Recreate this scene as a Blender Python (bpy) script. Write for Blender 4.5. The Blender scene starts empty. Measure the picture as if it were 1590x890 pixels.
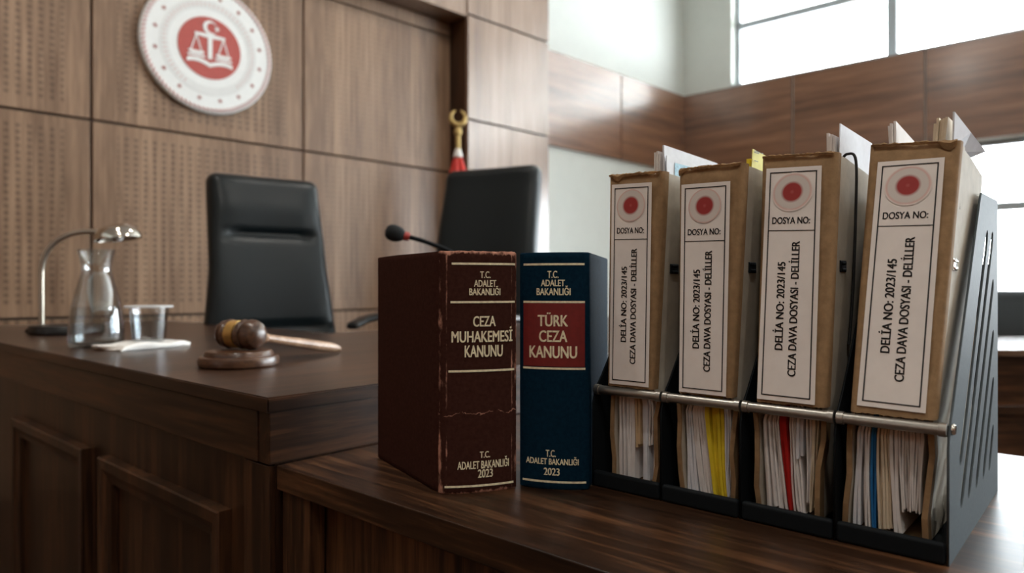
import bpy, bmesh, math, random
from mathutils import Vector, Matrix
random.seed(7)
C = bpy.context.scene.collection
PI = math.pi
R = math.radians
EYE = 0.9735          # camera height; clerk desk top 0.76, judge bench top 0.8415
DESK = 0.76
BENCH = 0.8415

# ------------------------------------------------------------------ materials
def new_mat(name):
    m = bpy.data.materials.new(name); m.use_nodes = True
    nt = m.node_tree
    return m, nt, nt.nodes['Principled BSDF']

def rgb(r, g, b):
    f = lambda c: (c / 255 / 12.92) if c / 255 <= 0.04045 else ((c / 255 + 0.055) / 1.055) ** 2.4
    return (f(r), f(g), f(b), 1)

def noise_node(nt, scale, detail=3, rough=.55, vec=None):
    n = nt.nodes.new('ShaderNodeTexNoise')
    n.inputs['Scale'].default_value = scale; n.inputs['Detail'].default_value = detail
    n.inputs['Roughness'].default_value = rough
    if vec: nt.links.new(vec, n.inputs['Vector'])
    return n

def coord(nt, scale=(1, 1, 1), rot=(0, 0, 0)):
    tc = nt.nodes.new('ShaderNodeTexCoord'); mp = nt.nodes.new('ShaderNodeMapping')
    mp.inputs['Scale'].default_value = scale; mp.inputs['Rotation'].default_value = rot
    nt.links.new(tc.outputs['Object'], mp.inputs['Vector'])
    return mp.outputs['Vector']

def ramp(nt, fac, stops):
    r = nt.nodes.new('ShaderNodeValToRGB')
    els = r.color_ramp.elements
    while len(els) < len(stops): els.new(.5)
    for e, (p, c) in zip(els, stops):
        e.position = p; e.color = c
    nt.links.new(fac, r.inputs['Fac'])
    return r.outputs['Color']

def math_node(nt, op, a, b=None, clamp=False):
    n = nt.nodes.new('ShaderNodeMath'); n.operation = op; n.use_clamp = clamp
    for i, v in enumerate((a, b)):
        if v is None: continue
        if isinstance(v, (int, float)): n.inputs[i].default_value = v
        else: nt.links.new(v, n.inputs[i])
    return n.outputs[0]

def mix_col(nt, fac, a, b, mode='MIX'):
    n = nt.nodes.new('ShaderNodeMix'); n.data_type = 'RGBA'; n.blend_type = mode
    if isinstance(fac, (int, float)): n.inputs[0].default_value = fac
    else: nt.links.new(fac, n.inputs[0])
    for i, v in ((6, a), (7, b)):
        if isinstance(v, tuple): n.inputs[i].default_value = v
        else: nt.links.new(v, n.inputs[i])
    return n.outputs[2]

def add_bump(nt, bsdf, height, strength=.2, dist=.001):
    b = nt.nodes.new('ShaderNodeBump'); b.inputs['Strength'].default_value = strength
    b.inputs['Distance'].default_value = dist
    nt.links.new(height, b.inputs['Height']); nt.links.new(b.outputs[0], bsdf.inputs['Normal'])

def plain(name, col, rough=.5, metal=0, var=.12, nscale=40, bump=0, coat=0, spec=.5):
    m, nt, b = new_mat(name)
    n = noise_node(nt, nscale, 4, .6, coord(nt))
    lo = tuple(c * (1 - var) for c in col[:3]) + (1,); hi = tuple(min(1, c * (1 + var)) for c in col[:3]) + (1,)
    nt.links.new(ramp(nt, n.outputs['Fac'], [(.3, lo), (.7, hi)]), b.inputs['Base Color'])
    b.inputs['Roughness'].default_value = rough; b.inputs['Metallic'].default_value = metal
    b.inputs['Specular IOR Level'].default_value = spec
    if coat: b.inputs['Coat Weight'].default_value = coat
    if bump: add_bump(nt, b, n.outputs['Fac'], bump)
    return m

def wood(name, dark, mid, light, axis='X', rough=.35, scale=1.0, spec=.5, perf=None, figure=1.0):
    """walnut-like veneer with grain running along the given object axis; perf=(pitch x, pitch z, radius, strength) drills rows of holes"""
    m, nt, b = new_mat(name)
    stretch = {'X': (.06, 1, 1), 'Y': (1, .06, 1), 'Z': (1, 1, .05)}[axis]
    v1 = coord(nt, tuple(s * 9 * scale for s in stretch))
    v2 = coord(nt, tuple(s * 70 * scale for s in stretch))
    n1 = noise_node(nt, 1, 5, .62, v1); n1.inputs['Distortion'].default_value = .6
    n2 = noise_node(nt, 1, 4, .65, v2)
    f = math_node(nt, 'ADD', math_node(nt, 'MULTIPLY', n1.outputs['Fac'], .6 * figure), math_node(nt, 'MULTIPLY', n2.outputs['Fac'], .5))
    f = math_node(nt, 'ADD', f, .25 * (1 - figure))
    col = ramp(nt, f, [(.38, dark), (.54, mid), (.70, light)])
    if perf:
        px, pz, rad, strength = perf
        tc = nt.nodes.new('ShaderNodeTexCoord'); sp = nt.nodes.new('ShaderNodeSeparateXYZ')
        nt.links.new(tc.outputs['Object'], sp.inputs[0])
        fx = math_node(nt, 'SUBTRACT', math_node(nt, 'FRACT', math_node(nt, 'DIVIDE', sp.outputs[0], px)), .5)
        fz = math_node(nt, 'SUBTRACT', math_node(nt, 'FRACT', math_node(nt, 'DIVIDE', sp.outputs[2], pz)), .5)
        dx = math_node(nt, 'MULTIPLY', fx, px); dz = math_node(nt, 'MULTIPLY', fz, pz)
        d2 = math_node(nt, 'SQRT', math_node(nt, 'ADD', math_node(nt, 'MULTIPLY', dx, dx), math_node(nt, 'MULTIPLY', dz, dz)))
        hole = math_node(nt, 'LESS_THAN', d2, rad)
        gx = math_node(nt, 'LESS_THAN', math_node(nt, 'ABSOLUTE', math_node(nt, 'SUBTRACT', sp.outputs[0], .535)), .425)
        gz = math_node(nt, 'LESS_THAN', math_node(nt, 'ABSOLUTE', math_node(nt, 'SUBTRACT', sp.outputs[2], .4625)), .40)
        hole = math_node(nt, 'MULTIPLY', hole, math_node(nt, 'MULTIPLY', gx, gz))
        hole = math_node(nt, 'MULTIPLY', hole, strength)
        col = mix_col(nt, hole, col, tuple(c * .22 for c in dark[:3]) + (1,))
    nt.links.new(col, b.inputs['Base Color'])
    b.inputs['Roughness'].default_value = rough; b.inputs['Specular IOR Level'].default_value = spec
    add_bump(nt, b, n2.outputs['Fac'], .12, .0006)
    return m

M = {}
d_, m_, l_ = rgb(20, 12, 7), rgb(56, 36, 23), rgb(112, 76, 50)
for ax in 'XYZ':
    M['desk' + ax] = wood('dark_walnut_' + ax, d_, m_, l_, ax, .36, 1.6, .32)
bd, bm_, bl = rgb(19, 11, 7), rgb(46, 29, 18), rgb(90, 59, 38)
for ax in 'XYZ':
    M['bench' + ax] = wood('bench_walnut_' + ax, bd, bm_, bl, ax, .30, 1.3, .5)
M['table'] = wood('sheen_table_wood', rgb(70, 54, 44), rgb(104, 84, 70), rgb(130, 108, 92), 'X', .22, 1, .6)  # table wood lightened, the window reflection worked into its colour
M['edge'] = plain('worn_wood_edge', rgb(120, 84, 60), .4)
wd, wm, wl = rgb(96, 73, 55), rgb(130, 103, 81), rgb(160, 131, 106)
M['panel'] = wood('perforated_wall_veneer', wd, wm, wl, 'Z', .42, .8, .4, (.0425, .030, .0100, .42), .8)
M['panel_soft'] = wood('fine_perforated_wall_veneer', wd, wm, wl, 'Z', .42, .8, .4, (.0425, .030, .0065, .35), .9)
M['pier'] = wood('pier_veneer', rgb(112, 88, 72), rgb(142, 116, 96), rgb(166, 140, 120), 'Z', .24, .7, .6)
M['pier'].node_tree.nodes['Principled BSDF'].inputs['Coat Weight'].default_value = .7
M['pier'].node_tree.nodes['Principled BSDF'].inputs['Coat Roughness'].default_value = .32
M['reveal'] = wood('dark_reveal_veneer', rgb(36, 22, 12), rgb(62, 38, 22), rgb(84, 54, 32), 'Z', .4, .8)
M['band'] = wood('band_veneer', rgb(78, 50, 34), rgb(120, 82, 58), rgb(152, 109, 81), 'X', .30, .35, .6)
M['band'].node_tree.nodes['Principled BSDF'].inputs['Coat Weight'].default_value = .8
M['band'].node_tree.nodes['Principled BSDF'].inputs['Coat Roughness'].default_value = .18
M['groove'] = plain('groove_backing', rgb(58, 44, 34), .8)
M['white_wall'] = plain('white_paint', rgb(212, 215, 209), .7, 0, .02, 8)
M['ceiling'] = plain('ceiling_paint', rgb(225, 224, 218), .8, 0, .02, 8)
M['floor'] = wood('floor_boards', rgb(46, 33, 24), rgb(70, 52, 38), rgb(92, 70, 53), 'X', .45, .8)
M['win_frame'] = plain('window_frame_paint', rgb(168, 176, 180), .4, 0, .03)
M['kraft'] = plain('kraft_board', rgb(150, 122, 90), .85, 0, .16, 120, .25, 0, .2)
M['kraft_light'] = plain('torn_kraft', rgb(178, 146, 108), .9, 0, .22, 220, .4, 0, .2)
M['cream'] = plain('grey_cream_board', rgb(188, 180, 165), .8, 0, .10, 60, .15, 0, .3)
M['black_metal'] = plain('black_powder_coat', rgb(22, 26, 29), .55, .0, .1, 300, .05, 0, .10)
M['sheen_metal'] = plain('sheen_black_powder_coat', rgb(84, 92, 96), .6, 0, .08, 300, .05, 0, .03)  # the rack's black coat, greyed to carry window sheen on the end panel
M['black_plastic'] = plain('black_plastic', rgb(14, 15, 16), .4, 0, .1)
M['steel'] = plain('satin_steel', rgb(176, 172, 164), .34, .9, .06)
M['chrome'] = plain('chrome', rgb(214, 208, 198), .10, 1, .03)
M['lamp_metal'] = plain('brushed_lamp_metal', rgb(176, 168, 154), .28, .85, .05)
M['brass'] = plain('brass', rgb(236, 198, 124), .34, 1, .08)
M['gold'] = plain('gold_foil', rgb(246, 230, 198), .5, .0, .22, 260)
M['gold_dull'] = plain('dull_gold', rgb(176, 150, 96), .4, .7, .12)
M['ink'] = plain('black_ink', rgb(22, 21, 22), .6, 0, .1)
M['paper'] = plain('white_paper', rgb(226, 222, 220), .75, 0, .05, 90, .1, 0, .2)
M['paper_cool'] = plain('cool_white_paper', rgb(220, 222, 228), .75, 0, .05, 90, .1, 0, .2)
M['paper_cream'] = plain('cream_paper', rgb(218, 204, 180), .75, 0, .07, 90, .1, 0, .2)
M['paper_tan'] = plain('tan_folder', rgb(196, 168, 132), .75, 0, .08, 90, .1, 0, .2)
M['paper_yellow'] = plain('yellow_folder', rgb(224, 200, 52), .7, 0, .06, 90, .1, 0, .2)
M['paper_pale_yellow'] = plain('pale_yellow_paper', rgb(236, 228, 140), .7, 0, .05, 90, .1, 0, .2)
M['paper_red'] = plain('red_folder', rgb(176, 34, 30), .7, 0, .08, 90, .1, 0, .2)
M['paper_blue'] = plain('blue_folder', rgb(42, 110, 168), .7, 0, .08, 90, .1, 0, .2)
M['print_blue'] = plain('blue_print', rgb(150, 186, 204), .7, 0, .2, 400)
M['label'] = plain('label_paper', rgb(236, 230, 225), .7, 0, .05, 25, .12, 0, .25)
M['leather'] = plain('black_leather', rgb(14, 23, 26), .38, 0, .18, 160, .12, 0, .36)
M['pages'] = plain('book_pages', rgb(206, 190, 158), .85, 0, .15, 300, .2)
M['red_patch'] = plain('red_title_leather', rgb(116, 26, 24), .5, 0, .14, 160, .1)
M['mallet'] = wood('gavel_walnut', rgb(40, 25, 17), rgb(74, 49, 34), rgb(104, 74, 54), 'X', .28, 4, .5)
M['handle_wood'] = wood('gavel_handle_wood', rgb(124, 92, 70), rgb(164, 130, 104), rgb(196, 164, 138), 'X', .28, 4, .6)
M['tissue'] = plain('white_tissue', rgb(236, 234, 230), .85, 0, .03, 60, .2)
M['emblem_white'] = plain('emblem_white_enamel', rgb(226, 228, 226), .35, 0, .02)
M['emblem_grey'] = plain('emblem_grey_ring', rgb(214, 215, 213), .4, 0, .03)
M['emblem_red'] = plain('emblem_red_enamel', rgb(168, 72, 64), .4, 0, .05)
M['emblem_star'] = plain('emblem_star_red', rgb(150, 78, 68), .4, 0, .05)
M['emblem_rope'] = plain('emblem_rope', rgb(198, 164, 160), .45, 0, .05)
M['flag_red'] = plain('flag_red_satin', rgb(208, 46, 34), .45, 0, .1, 40)
M['mic_foam'] = plain('mic_foam', rgb(16, 20, 22), .9, 0, .25, 500, .6)
M['mic_red'] = plain('mic_red_ring', rgb(170, 60, 56), .4)
M['rubber'] = plain('black_cord', rgb(10, 10, 11), .6)

def glassy(name, tint=(1, 1, 1, 1), rough=.02, ior=1.45):
    m, nt, b = new_mat(name)
    b.inputs['Transmission Weight'].default_value = 1; b.inputs['Roughness'].default_value = rough
    b.inputs['IOR'].default_value = ior; b.inputs['Base Color'].default_value = tint
    return m

def pane_mat(name='window_pane', refl=.5, base=.04, tint=(.97, .985, .99, 1)):
    m = bpy.data.materials.new(name); m.use_nodes = True
    nt = m.node_tree; nt.nodes.clear()
    out = nt.nodes.new('ShaderNodeOutputMaterial'); t = nt.nodes.new('ShaderNodeBsdfTransparent')
    g = nt.nodes.new('ShaderNodeBsdfGlossy'); g.inputs['Roughness'].default_value = .02
    lw = nt.nodes.new('ShaderNodeLayerWeight'); lw.inputs['Blend'].default_value = .5
    fac = math_node(nt, 'ADD', math_node(nt, 'MULTIPLY', math_node(nt, 'POWER', lw.outputs['Facing'], 3.0), refl), base)
    mx = nt.nodes.new('ShaderNodeMixShader')
    t.inputs['Color'].default_value = tint
    nt.links.new(fac, mx.inputs[0]); nt.links.new(t.outputs[0], mx.inputs[1]); nt.links.new(g.outputs[0], mx.inputs[2])
    nt.links.new(mx.outputs[0], out.inputs[0])
    return m
M['milky'] = plain('milky_plastic', rgb(228, 230, 230), .25)
M['milky'].node_tree.nodes['Principled BSDF'].inputs['Alpha'].default_value = .6
M['pane'] = pane_mat()
M['glass'] = pane_mat('clear_glass', .85, .09, (.955, .97, .97, 1)); M['clear_plastic'] = pane_mat('clear_plastic', .75, .09, (.95, .955, .96, 1)); M['water'] = pane_mat('water', .6, .05, (.84, .87, .88, 1))

def lit_mat():
    m, nt, b = new_mat('lamp_diffuser')
    b.inputs['Base Color'].default_value = (.9, .88, .82, 1)
    b.inputs['Emission Color'].default_value = (1, .86, .66, 1); b.inputs['Emission Strength'].default_value = 14
    return m
M['lit'] = lit_mat()

def blur_emblem(name, r_out):
    """soft printed seal: red core, grey ring, pink rim, by distance from the object's own centre"""
    m, nt, b = new_mat(name)
    tc = nt.nodes.new('ShaderNodeTexCoord'); ln = nt.nodes.new('ShaderNodeVectorMath'); ln.operation = 'LENGTH'
    sep = nt.nodes.new('ShaderNodeVectorMath'); sep.operation = 'MULTIPLY'
    sep.inputs[1].default_value = (1, 1, 1)
    nt.links.new(tc.outputs['Object'], sep.inputs[0]); nt.links.new(sep.outputs[0], ln.inputs[0])
    f = math_node(nt, 'DIVIDE', ln.outputs['Value'], r_out)
    lab = rgb(236, 230, 225); red = rgb(158, 48, 46); grey = rgb(214, 206, 200); pink = rgb(218, 184, 176)
    col = ramp(nt, f, [(0, rgb(176, 84, 80)), (.12, red), (.43, red), (.57, grey), (.82, grey), (.90, pink), (1.0, lab)])
    nt.links.new(col, b.inputs['Base Color']); b.inputs['Roughness'].default_value = .7
    return m
M['seal'] = blur_emblem('soft_printed_seal', .0185)

def leather_book(name, base, worn, amount, W, H, crack=None):
    """bookcloth worn pale along the spine edges, head and tail (object coords: x along spine, y into the book, z up)"""
    m, nt, b = new_mat(name)
    tc = nt.nodes.new('ShaderNodeTexCoord'); sp = nt.nodes.new('ShaderNodeSeparateXYZ')
    nt.links.new(tc.outputs['Object'], sp.inputs[0])
    x, y, z = sp.outputs
    n = noise_node(nt, 60, 6, .7, coord(nt, (1, 1, .35)))
    n2 = noise_node(nt, 260, 4, .6, coord(nt))
    nz = math_node(nt, 'SUBTRACT', n.outputs['Fac'], .5)
    # distance from the joints, the head and the tail
    ax = math_node(nt, 'ABSOLUTE', x)
    dj = math_node(nt, 'ABSOLUTE', math_node(nt, 'SUBTRACT', ax, W / 2 - .001))
    dy = math_node(nt, 'ABSOLUTE', math_node(nt, 'SUBTRACT', y, .0035))
    dj = math_node(nt, 'MAXIMUM', dj, math_node(nt, 'MULTIPLY', dy, .6))
    dj = math_node(nt, 'MINIMUM', dj, math_node(nt, 'ADD', math_node(nt, 'ABSOLUTE', math_node(nt, 'SUBTRACT', ax, W / 2 - .0062)), .0016))
    dt = math_node(nt, 'MULTIPLY', math_node(nt, 'SUBTRACT', H, z), .55)
    db = math_node(nt, 'MULTIPLY', z, .8)
    infront = math_node(nt, 'LESS_THAN', y, .008)
    big = math_node(nt, 'MULTIPLY', math_node(nt, 'SUBTRACT', 1, infront), .006)
    d = math_node(nt, 'MINIMUM', math_node(nt, 'ADD', math_node(nt, 'MINIMUM', dt, db), big), dj)
    w = math_node(nt, 'ADD', math_node(nt, 'SUBTRACT', amount, d), math_node(nt, 'MULTIPLY', nz, amount * 5))
    w = math_node(nt, 'MULTIPLY', w, 900, True)
    if crack:
        n3 = noise_node(nt, 45, 4, .6, coord(nt, (1, 1, 1)))
        zz = math_node(nt, 'ADD', math_node(nt, 'SUBTRACT', z, crack), math_node(nt, 'MULTIPLY', math_node(nt, 'SUBTRACT', n3.outputs['Fac'], .5), .022))
        c = math_node(nt, 'LESS_THAN', math_node(nt, 'ABSOLUTE', zz), .0005)
        c = math_node(nt, 'MULTIPLY', math_node(nt, 'MULTIPLY', c, infront), math_node(nt, 'GREATER_THAN', n.outputs['Fac'], .44))
        w = math_node(nt, 'MAXIMUM', w, math_node(nt, 'MULTIPLY', c, .8))
    base2 = tuple(v * .8 for v in base[:3]) + (1,); base3 = tuple(v * 1.25 for v in base[:3]) + (1,)
    bc = ramp(nt, n2.outputs['Fac'], [(.3, base2), (.7, base3)])
    n4 = noise_node(nt, 150, 5, .7, coord(nt, (1, 1, .4)))
    wc = ramp(nt, n4.outputs['Fac'], [(.40, tuple(v * .35 for v in worn[:3]) + (1,)), (.58, tuple(min(1, v * 1.25) for v in worn[:3]) + (1,))])
    nt.links.new(mix_col(nt, w, bc, wc), b.inputs['Base Color'])
    b.inputs['Roughness'].default_value = .62; b.inputs['Specular IOR Level'].default_value = .015
    add_bump(nt, b, n2.outputs['Fac'], .15, .0006)
    return m
M['brown_cover'] = leather_book('maroon_bookcloth', rgb(60, 36, 30), rgb(172, 126, 108), .0019, .082, .25, .083)
M['blue_cover'] = leather_book('navy_bookcloth', rgb(14, 40, 57), rgb(150, 150, 146), .0004, .074, .25)

# ------------------------------------------------------------------ mesh helpers
def axis_coords(h, r, seg, sub):
    r = min(r, h * .999)
    cs = []
    if r > 0:
        cs += [-h + r * (1 - math.cos(PI / 2 * i / seg)) if False else -h + r * i / seg for i in range(seg)]
    inner = 2 * (h - r)
    cs += [-(h - r) + inner * i / sub for i in range(sub + 1)]
    if r > 0:
        cs += [h - r + r * (i + 1) / seg for i in range(seg)]
    return cs

def rbox(bm, c, s, r=.002, seg=2, sub=(1, 1, 1), fn=None):
    """box centred at c, size s, edges rounded with radius r, optionally deformed by fn(Vector)->Vector"""
    h = [v / 2 for v in s]; r = min(r, min(h) * .98)
    ax = [axis_coords(h[i], r, seg, sub[i]) for i in range(3)]
    cache = {}
    def vert(i, j, k):
        key = (i, j, k)
        if key not in cache:
            q = Vector((ax[0][i], ax[1][j], ax[2][k]))
            if r > 0:
                inn = Vector([max(-(h[n] - r), min(h[n] - r, q[n])) for n in range(3)])
                dv = q - inn
                if dv.length > 1e-9:
                    # spread evenly over the rounded edge
                    e = Vector([math.tan(PI / 4 * dv[n] / r) for n in range(3)])
                    q = inn + e.normalized() * r
            q = q + Vector(c)
            if fn: q = fn(q)
            cache[key] = bm.verts.new(q)
        return cache[key]
    N = [len(a) - 1 for a in ax]
    def quad(a, b, c_, d): 
        try: bm.faces.new((a, b, c_, d))
        except ValueError: pass
    for i in range(N[0]):
        for j in range(N[1]):
            quad(vert(i, j, 0), vert(i, j + 1, 0), vert(i + 1, j + 1, 0), vert(i + 1, j, 0))
            quad(vert(i, j, N[2]), vert(i + 1, j, N[2]), vert(i + 1, j + 1, N[2]), vert(i, j + 1, N[2]))
    for i in range(N[0]):
        for k in range(N[2]):
            quad(vert(i, 0, k), vert(i + 1, 0, k), vert(i + 1, 0, k + 1), vert(i, 0, k + 1))
            quad(vert(i, N[1], k), vert(i, N[1], k + 1), vert(i + 1, N[1], k + 1), vert(i + 1, N[1], k))
    for j in range(N[1]):
        for k in range(N[2]):
            quad(vert(0, j, k), vert(0, j, k + 1), vert(0, j + 1, k + 1), vert(0, j + 1, k))
            quad(vert(N[0], j, k), vert(N[0], j + 1, k), vert(N[0], j + 1, k + 1), vert(N[0], j, k + 1))
    return bm

def lathe(bm, prof, n=40, mat=None, closed=False):
    """revolve (r, z) profile about Z; ends at r=0 become poles"""
    mat = mat or Matrix.Identity(4)
    rings = []
    for r, z in prof:
        if r < 1e-6: rings.append([bm.verts.new(mat @ Vector((0, 0, z)))])
        else: rings.append([bm.verts.new(mat @ Vector((r * math.cos(2 * PI * i / n), r * math.sin(2 * PI * i / n), z))) for i in range(n)])
    pairs = list(zip(rings, rings[1:]))
    if closed: pairs.append((rings[-1], rings[0]))
    for a, b in pairs:
        for i in range(n):
            j = (i + 1) % n
            if len(a) == 1 and len(b) == 1: continue
            if len(a) == 1: bm.faces.new((a[0], b[j], b[i]))
            elif len(b) == 1: bm.faces.new((a[i], a[j], b[0]))
            else: bm.faces.new((a[i], a[j], b[j], b[i]))
    return bm

def tube(bm, pts, rad, n=12):
    pts = [Vector(p) for p in pts]
    rads = rad if isinstance(rad, (list, tuple)) else [rad] * len(pts)
    rings = []; up = Vector((0, 0, 1))
    t0 = (pts[1] - pts[0]).normalized()
    ref = up if abs(t0.dot(up)) < .9 else Vector((1, 0, 0))
    nrm = (ref - t0 * ref.dot(t0)).normalized()
    for i, p in enumerate(pts):
        t = ((pts[min(i + 1, len(pts) - 1)] - pts[max(i - 1, 0)])).normalized()
        nrm = (nrm - t * nrm.dot(t)).normalized(); bn = t.cross(nrm)
        rings.append([bm.verts.new(p + (nrm * math.cos(2 * PI * k / n) + bn * math.sin(2 * PI * k / n)) * rads[i]) for k in range(n)])
    for a, b in zip(rings, rings[1:]):
        for k in range(n): bm.faces.new((a[k], a[(k + 1) % n], b[(k + 1) % n], b[k]))
    bm.faces.new(rings[0][::-1]); bm.faces.new(rings[-1])
    return bm

def smooth_path(pts, n=8):
    pts = [Vector(p) for p in pts]; out = []
    for i in range(len(pts) - 1):
        p0, p1, p2, p3 = pts[max(i - 1, 0)], pts[i], pts[i + 1], pts[min(i + 2, len(pts) - 1)]
        for k in range(n):
            t = k / n
            out.append(.5 * ((2 * p1) + (p2 - p0) * t + (2 * p0 - 5 * p1 + 4 * p2 - p3) * t * t + (3 * p1 - p0 - 3 * p2 + p3) * t ** 3))
    out.append(pts[-1]); return out

def prism(bm, poly, z0, z1, fn=None):
    """vertical prism over an (x, y) polygon"""
    f = fn or (lambda v: v)
    a = [bm.verts.new(f(Vector((x, y, z0)))) for x, y in poly]; b = [bm.verts.new(f(Vector((x, y, z1)))) for x, y in poly]
    bm.faces.new(a[::-1]); bm.faces.new(b)
    for i in range(len(poly)):
        j = (i + 1) % len(poly); bm.faces.new((a[i], a[j], b[j], b[i]))
    return bm

def obj(name, bm, mat, parent=None, loc=(0, 0, 0), rotz=0, smooth=None, matrix=None):
    bmesh.ops.recalc_face_normals(bm, faces=bm.faces)
    me = bpy.data.meshes.new(name); bm.to_mesh(me); bm.free()
    me.materials.append(M[mat] if isinstance(mat, str) else mat)
    if smooth is not None:
        for p in me.polygons: p.use_smooth = True
        me.set_sharp_from_angle(angle=R(smooth))
    o = bpy.data.objects.new(name, me); C.objects.link(o)
    if parent: o.parent = parent
    if matrix is not None: o.matrix_basis = matrix
    else:
        o.location = loc; o.rotation_euler = (0, 0, rotz)
    return o

def tag(o, label, cat, group=None):
    o['label'] = label; o['category'] = cat
    if group: o['group'] = group
    return o

def thing(name, label, cat, loc=(0, 0, 0), rotz=0, group=None):
    o = bpy.data.objects.new(name, None); C.objects.link(o)
    o.empty_display_size = .05
    o.location = loc; o.rotation_euler = (0, 0, rotz)
    return tag(o, label, cat, group)

def struct(name, loc=(0, 0, 0), rotz=0, bm=None, mat=None, parent=None):
    if bm is None:
        o = bpy.data.objects.new(name, None); C.objects.link(o); o.location = loc; o.rotation_euler = (0, 0, rotz)
        if parent: o.parent = parent
    else:
        o = obj(name, bm, mat, parent, loc, rotz)
    if not parent: o['kind'] = 'structure'
    return o

def curve_mesh(cu):
    o = bpy.data.objects.new('tmp_curve', cu); C.objects.link(o)
    dg = bpy.context.evaluated_depsgraph_get(); dg.update()
    me = bpy.data.meshes.new_from_object(o.evaluated_get(dg))
    bpy.data.objects.remove(o)
    return me

def text_geo(body, bold=0):
    cu = bpy.data.curves.new('tmp_text', 'FONT'); cu.body = body; cu.size = 1; cu.offset = bold; cu.resolution_u = 4
    me = curve_mesh(cu)
    vs = [(v.co.x, v.co.y) for v in me.vertices]; fs = [list(p.vertices) for p in me.polygons]
    bpy.data.meshes.remove(me)
    return vs, fs

def put_text(bm, body, box, fmap, bold=.03, rot=False):
    """fit the glyphs of body into box (x0, y0, x1, y1) of a 2D layout and carry every vertex to 3D with fmap; strokes are
    thickened by overlapping slightly shifted copies (bold in em)"""
    vs0, fs = text_geo(body)
    xs = [v[0] for v in vs0]; ys = [v[1] for v in vs0]
    x0, x1, y0, y1 = min(xs) - bold, max(xs) + bold, min(ys) - bold * .35, max(ys) + bold * .35
    X0, Y0, X1, Y1 = box
    for sx, sy in ((-1, -.35), (-.35, .35), (.35, -.35), (1, .35)):
        nv = []
        for x, y in vs0:
            p, q = (x + sx * bold - x0) / (x1 - x0), (y + sy * bold - y0) / (y1 - y0)
            if rot: p, q = 1 - q, p
            nv.append(bm.verts.new(fmap(X0 + p * (X1 - X0), Y0 + q * (Y1 - Y0))))
        for f in fs:
            try: bm.faces.new([nv[i] for i in f])
            except ValueError: pass

def strip(bm, x0, y0, x1, y1, fmap, nx=1, ny=1):
    g = [[bm.verts.new(fmap(x0 + (x1 - x0) * i / nx, y0 + (y1 - y0) * j / ny)) for j in range(ny + 1)] for i in range(nx + 1)]
    for i in range(nx):
        for j in range(ny): bm.faces.new((g[i][j], g[i + 1][j], g[i + 1][j + 1], g[i][j + 1]))

# ------------------------------------------------------------------ frames
TH_D = R(48.5)                      # desks: local X along the judges' front, local Y towards the emblem wall
BORG = (-.2897, .8235)              # front-left corner of the judge bench
def desk_pt(x, y, z=0):
    c, s = math.cos(TH_D), math.sin(TH_D)
    return Vector((BORG[0] + c * x - s * y, BORG[1] + s * x + c * y, z))

# ------------------------------------------------------------------ room shell
TH_W = math.atan2(.695, .719); WORG = (-1.2, 4.0)
def wall_pt(x, y, z=0):
    c, s = math.cos(TH_W), math.sin(TH_W)
    return Vector((WORG[0] + c * x - s * y, WORG[1] + s * x + c * y, z))
CEIL = 4.6
def box(bm, x0, x1, y0, y1, z0, z1, r=0):
    return rbox(bm, ((x0 + x1) / 2, (y0 + y1) / 2, (z0 + z1) / 2), (x1 - x0, y1 - y0, z1 - z0), r)

bm = bmesh.new(); box(bm, -9, 12, -9, 10, -.12, 0); struct('floor', bm=bm, mat='floor')
bm = bmesh.new(); box(bm, -9, 12, -9, 10, CEIL, CEIL + .12); struct('ceiling', bm=bm, mat='ceiling')

wf = struct('wall_front', (WORG[0], WORG[1], 0), TH_W)
bm = bmesh.new(); box(bm, -6.42, 1.087, .02, .2, 0, CEIL); obj('wall_backing', bm, 'groove', wf)
G = .012
for i in range(-6, 1):
    zs = [(.02, .83), (.83, 1.7535), (1.7535, 2.677), (2.677, 2.775)]
    for j, (za, zb) in enumerate(zs):
        bm = bmesh.new(); rbox(bm, ((1.07 + (.017 if i == 0 else 0)) / 2, .012, (zb - za) / 2), (1.07 + (.017 if i == 0 else 0) - G, .024, zb - za - G), .003)
        obj('wall_panel', bm, 'panel_soft' if i == 0 else 'panel', wf, (i * 1.07, 0, za))
bm = bmesh.new(); box(bm, -6.42, 1.087, -.17, .02, 2.775, CEIL); obj('header', bm, 'pier', wf)

wp = struct('wall_pier', (WORG[0], WORG[1], 0), TH_W)
bm = bmesh.new(); box(bm, 1.095, 1.87, -.16, .5, 0, CEIL); obj('pier_core', bm, 'groove', wp)
bm = bmesh.new(); box(bm, 1.087, 1.095, -.155, .02, 0, 2.775); obj('reveal', bm, 'reveal', wp)
for za, zb in ((0, 1.18), (1.18, 2.089), (2.089, 2.788), (2.788, CEIL)):
    bm = bmesh.new(); rbox(bm, (.395, 0, (zb - za) / 2), (.79 - .004, .026, zb - za - .014), .003)
    obj('pier_panel', bm, 'pier', wp, (1.087, -.167, za))

ws = struct('wall_side', (WORG[0], WORG[1], 0), TH_W)
bm = bmesh.new(); box(bm, 1.8, 4.75, .30, .5, 0, CEIL); obj('plaster', bm, 'white_wall', ws)
for xa, xb in ((1.70, 3.36), (3.36, 4.455)):
    bm = bmesh.new(); rbox(bm, ((xb - xa) / 2, 0, .4), (xb - xa - .012, .03, .80), .003)
    obj('wood_band', bm, 'band', ws, (xa, .285, 2.165))

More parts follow.
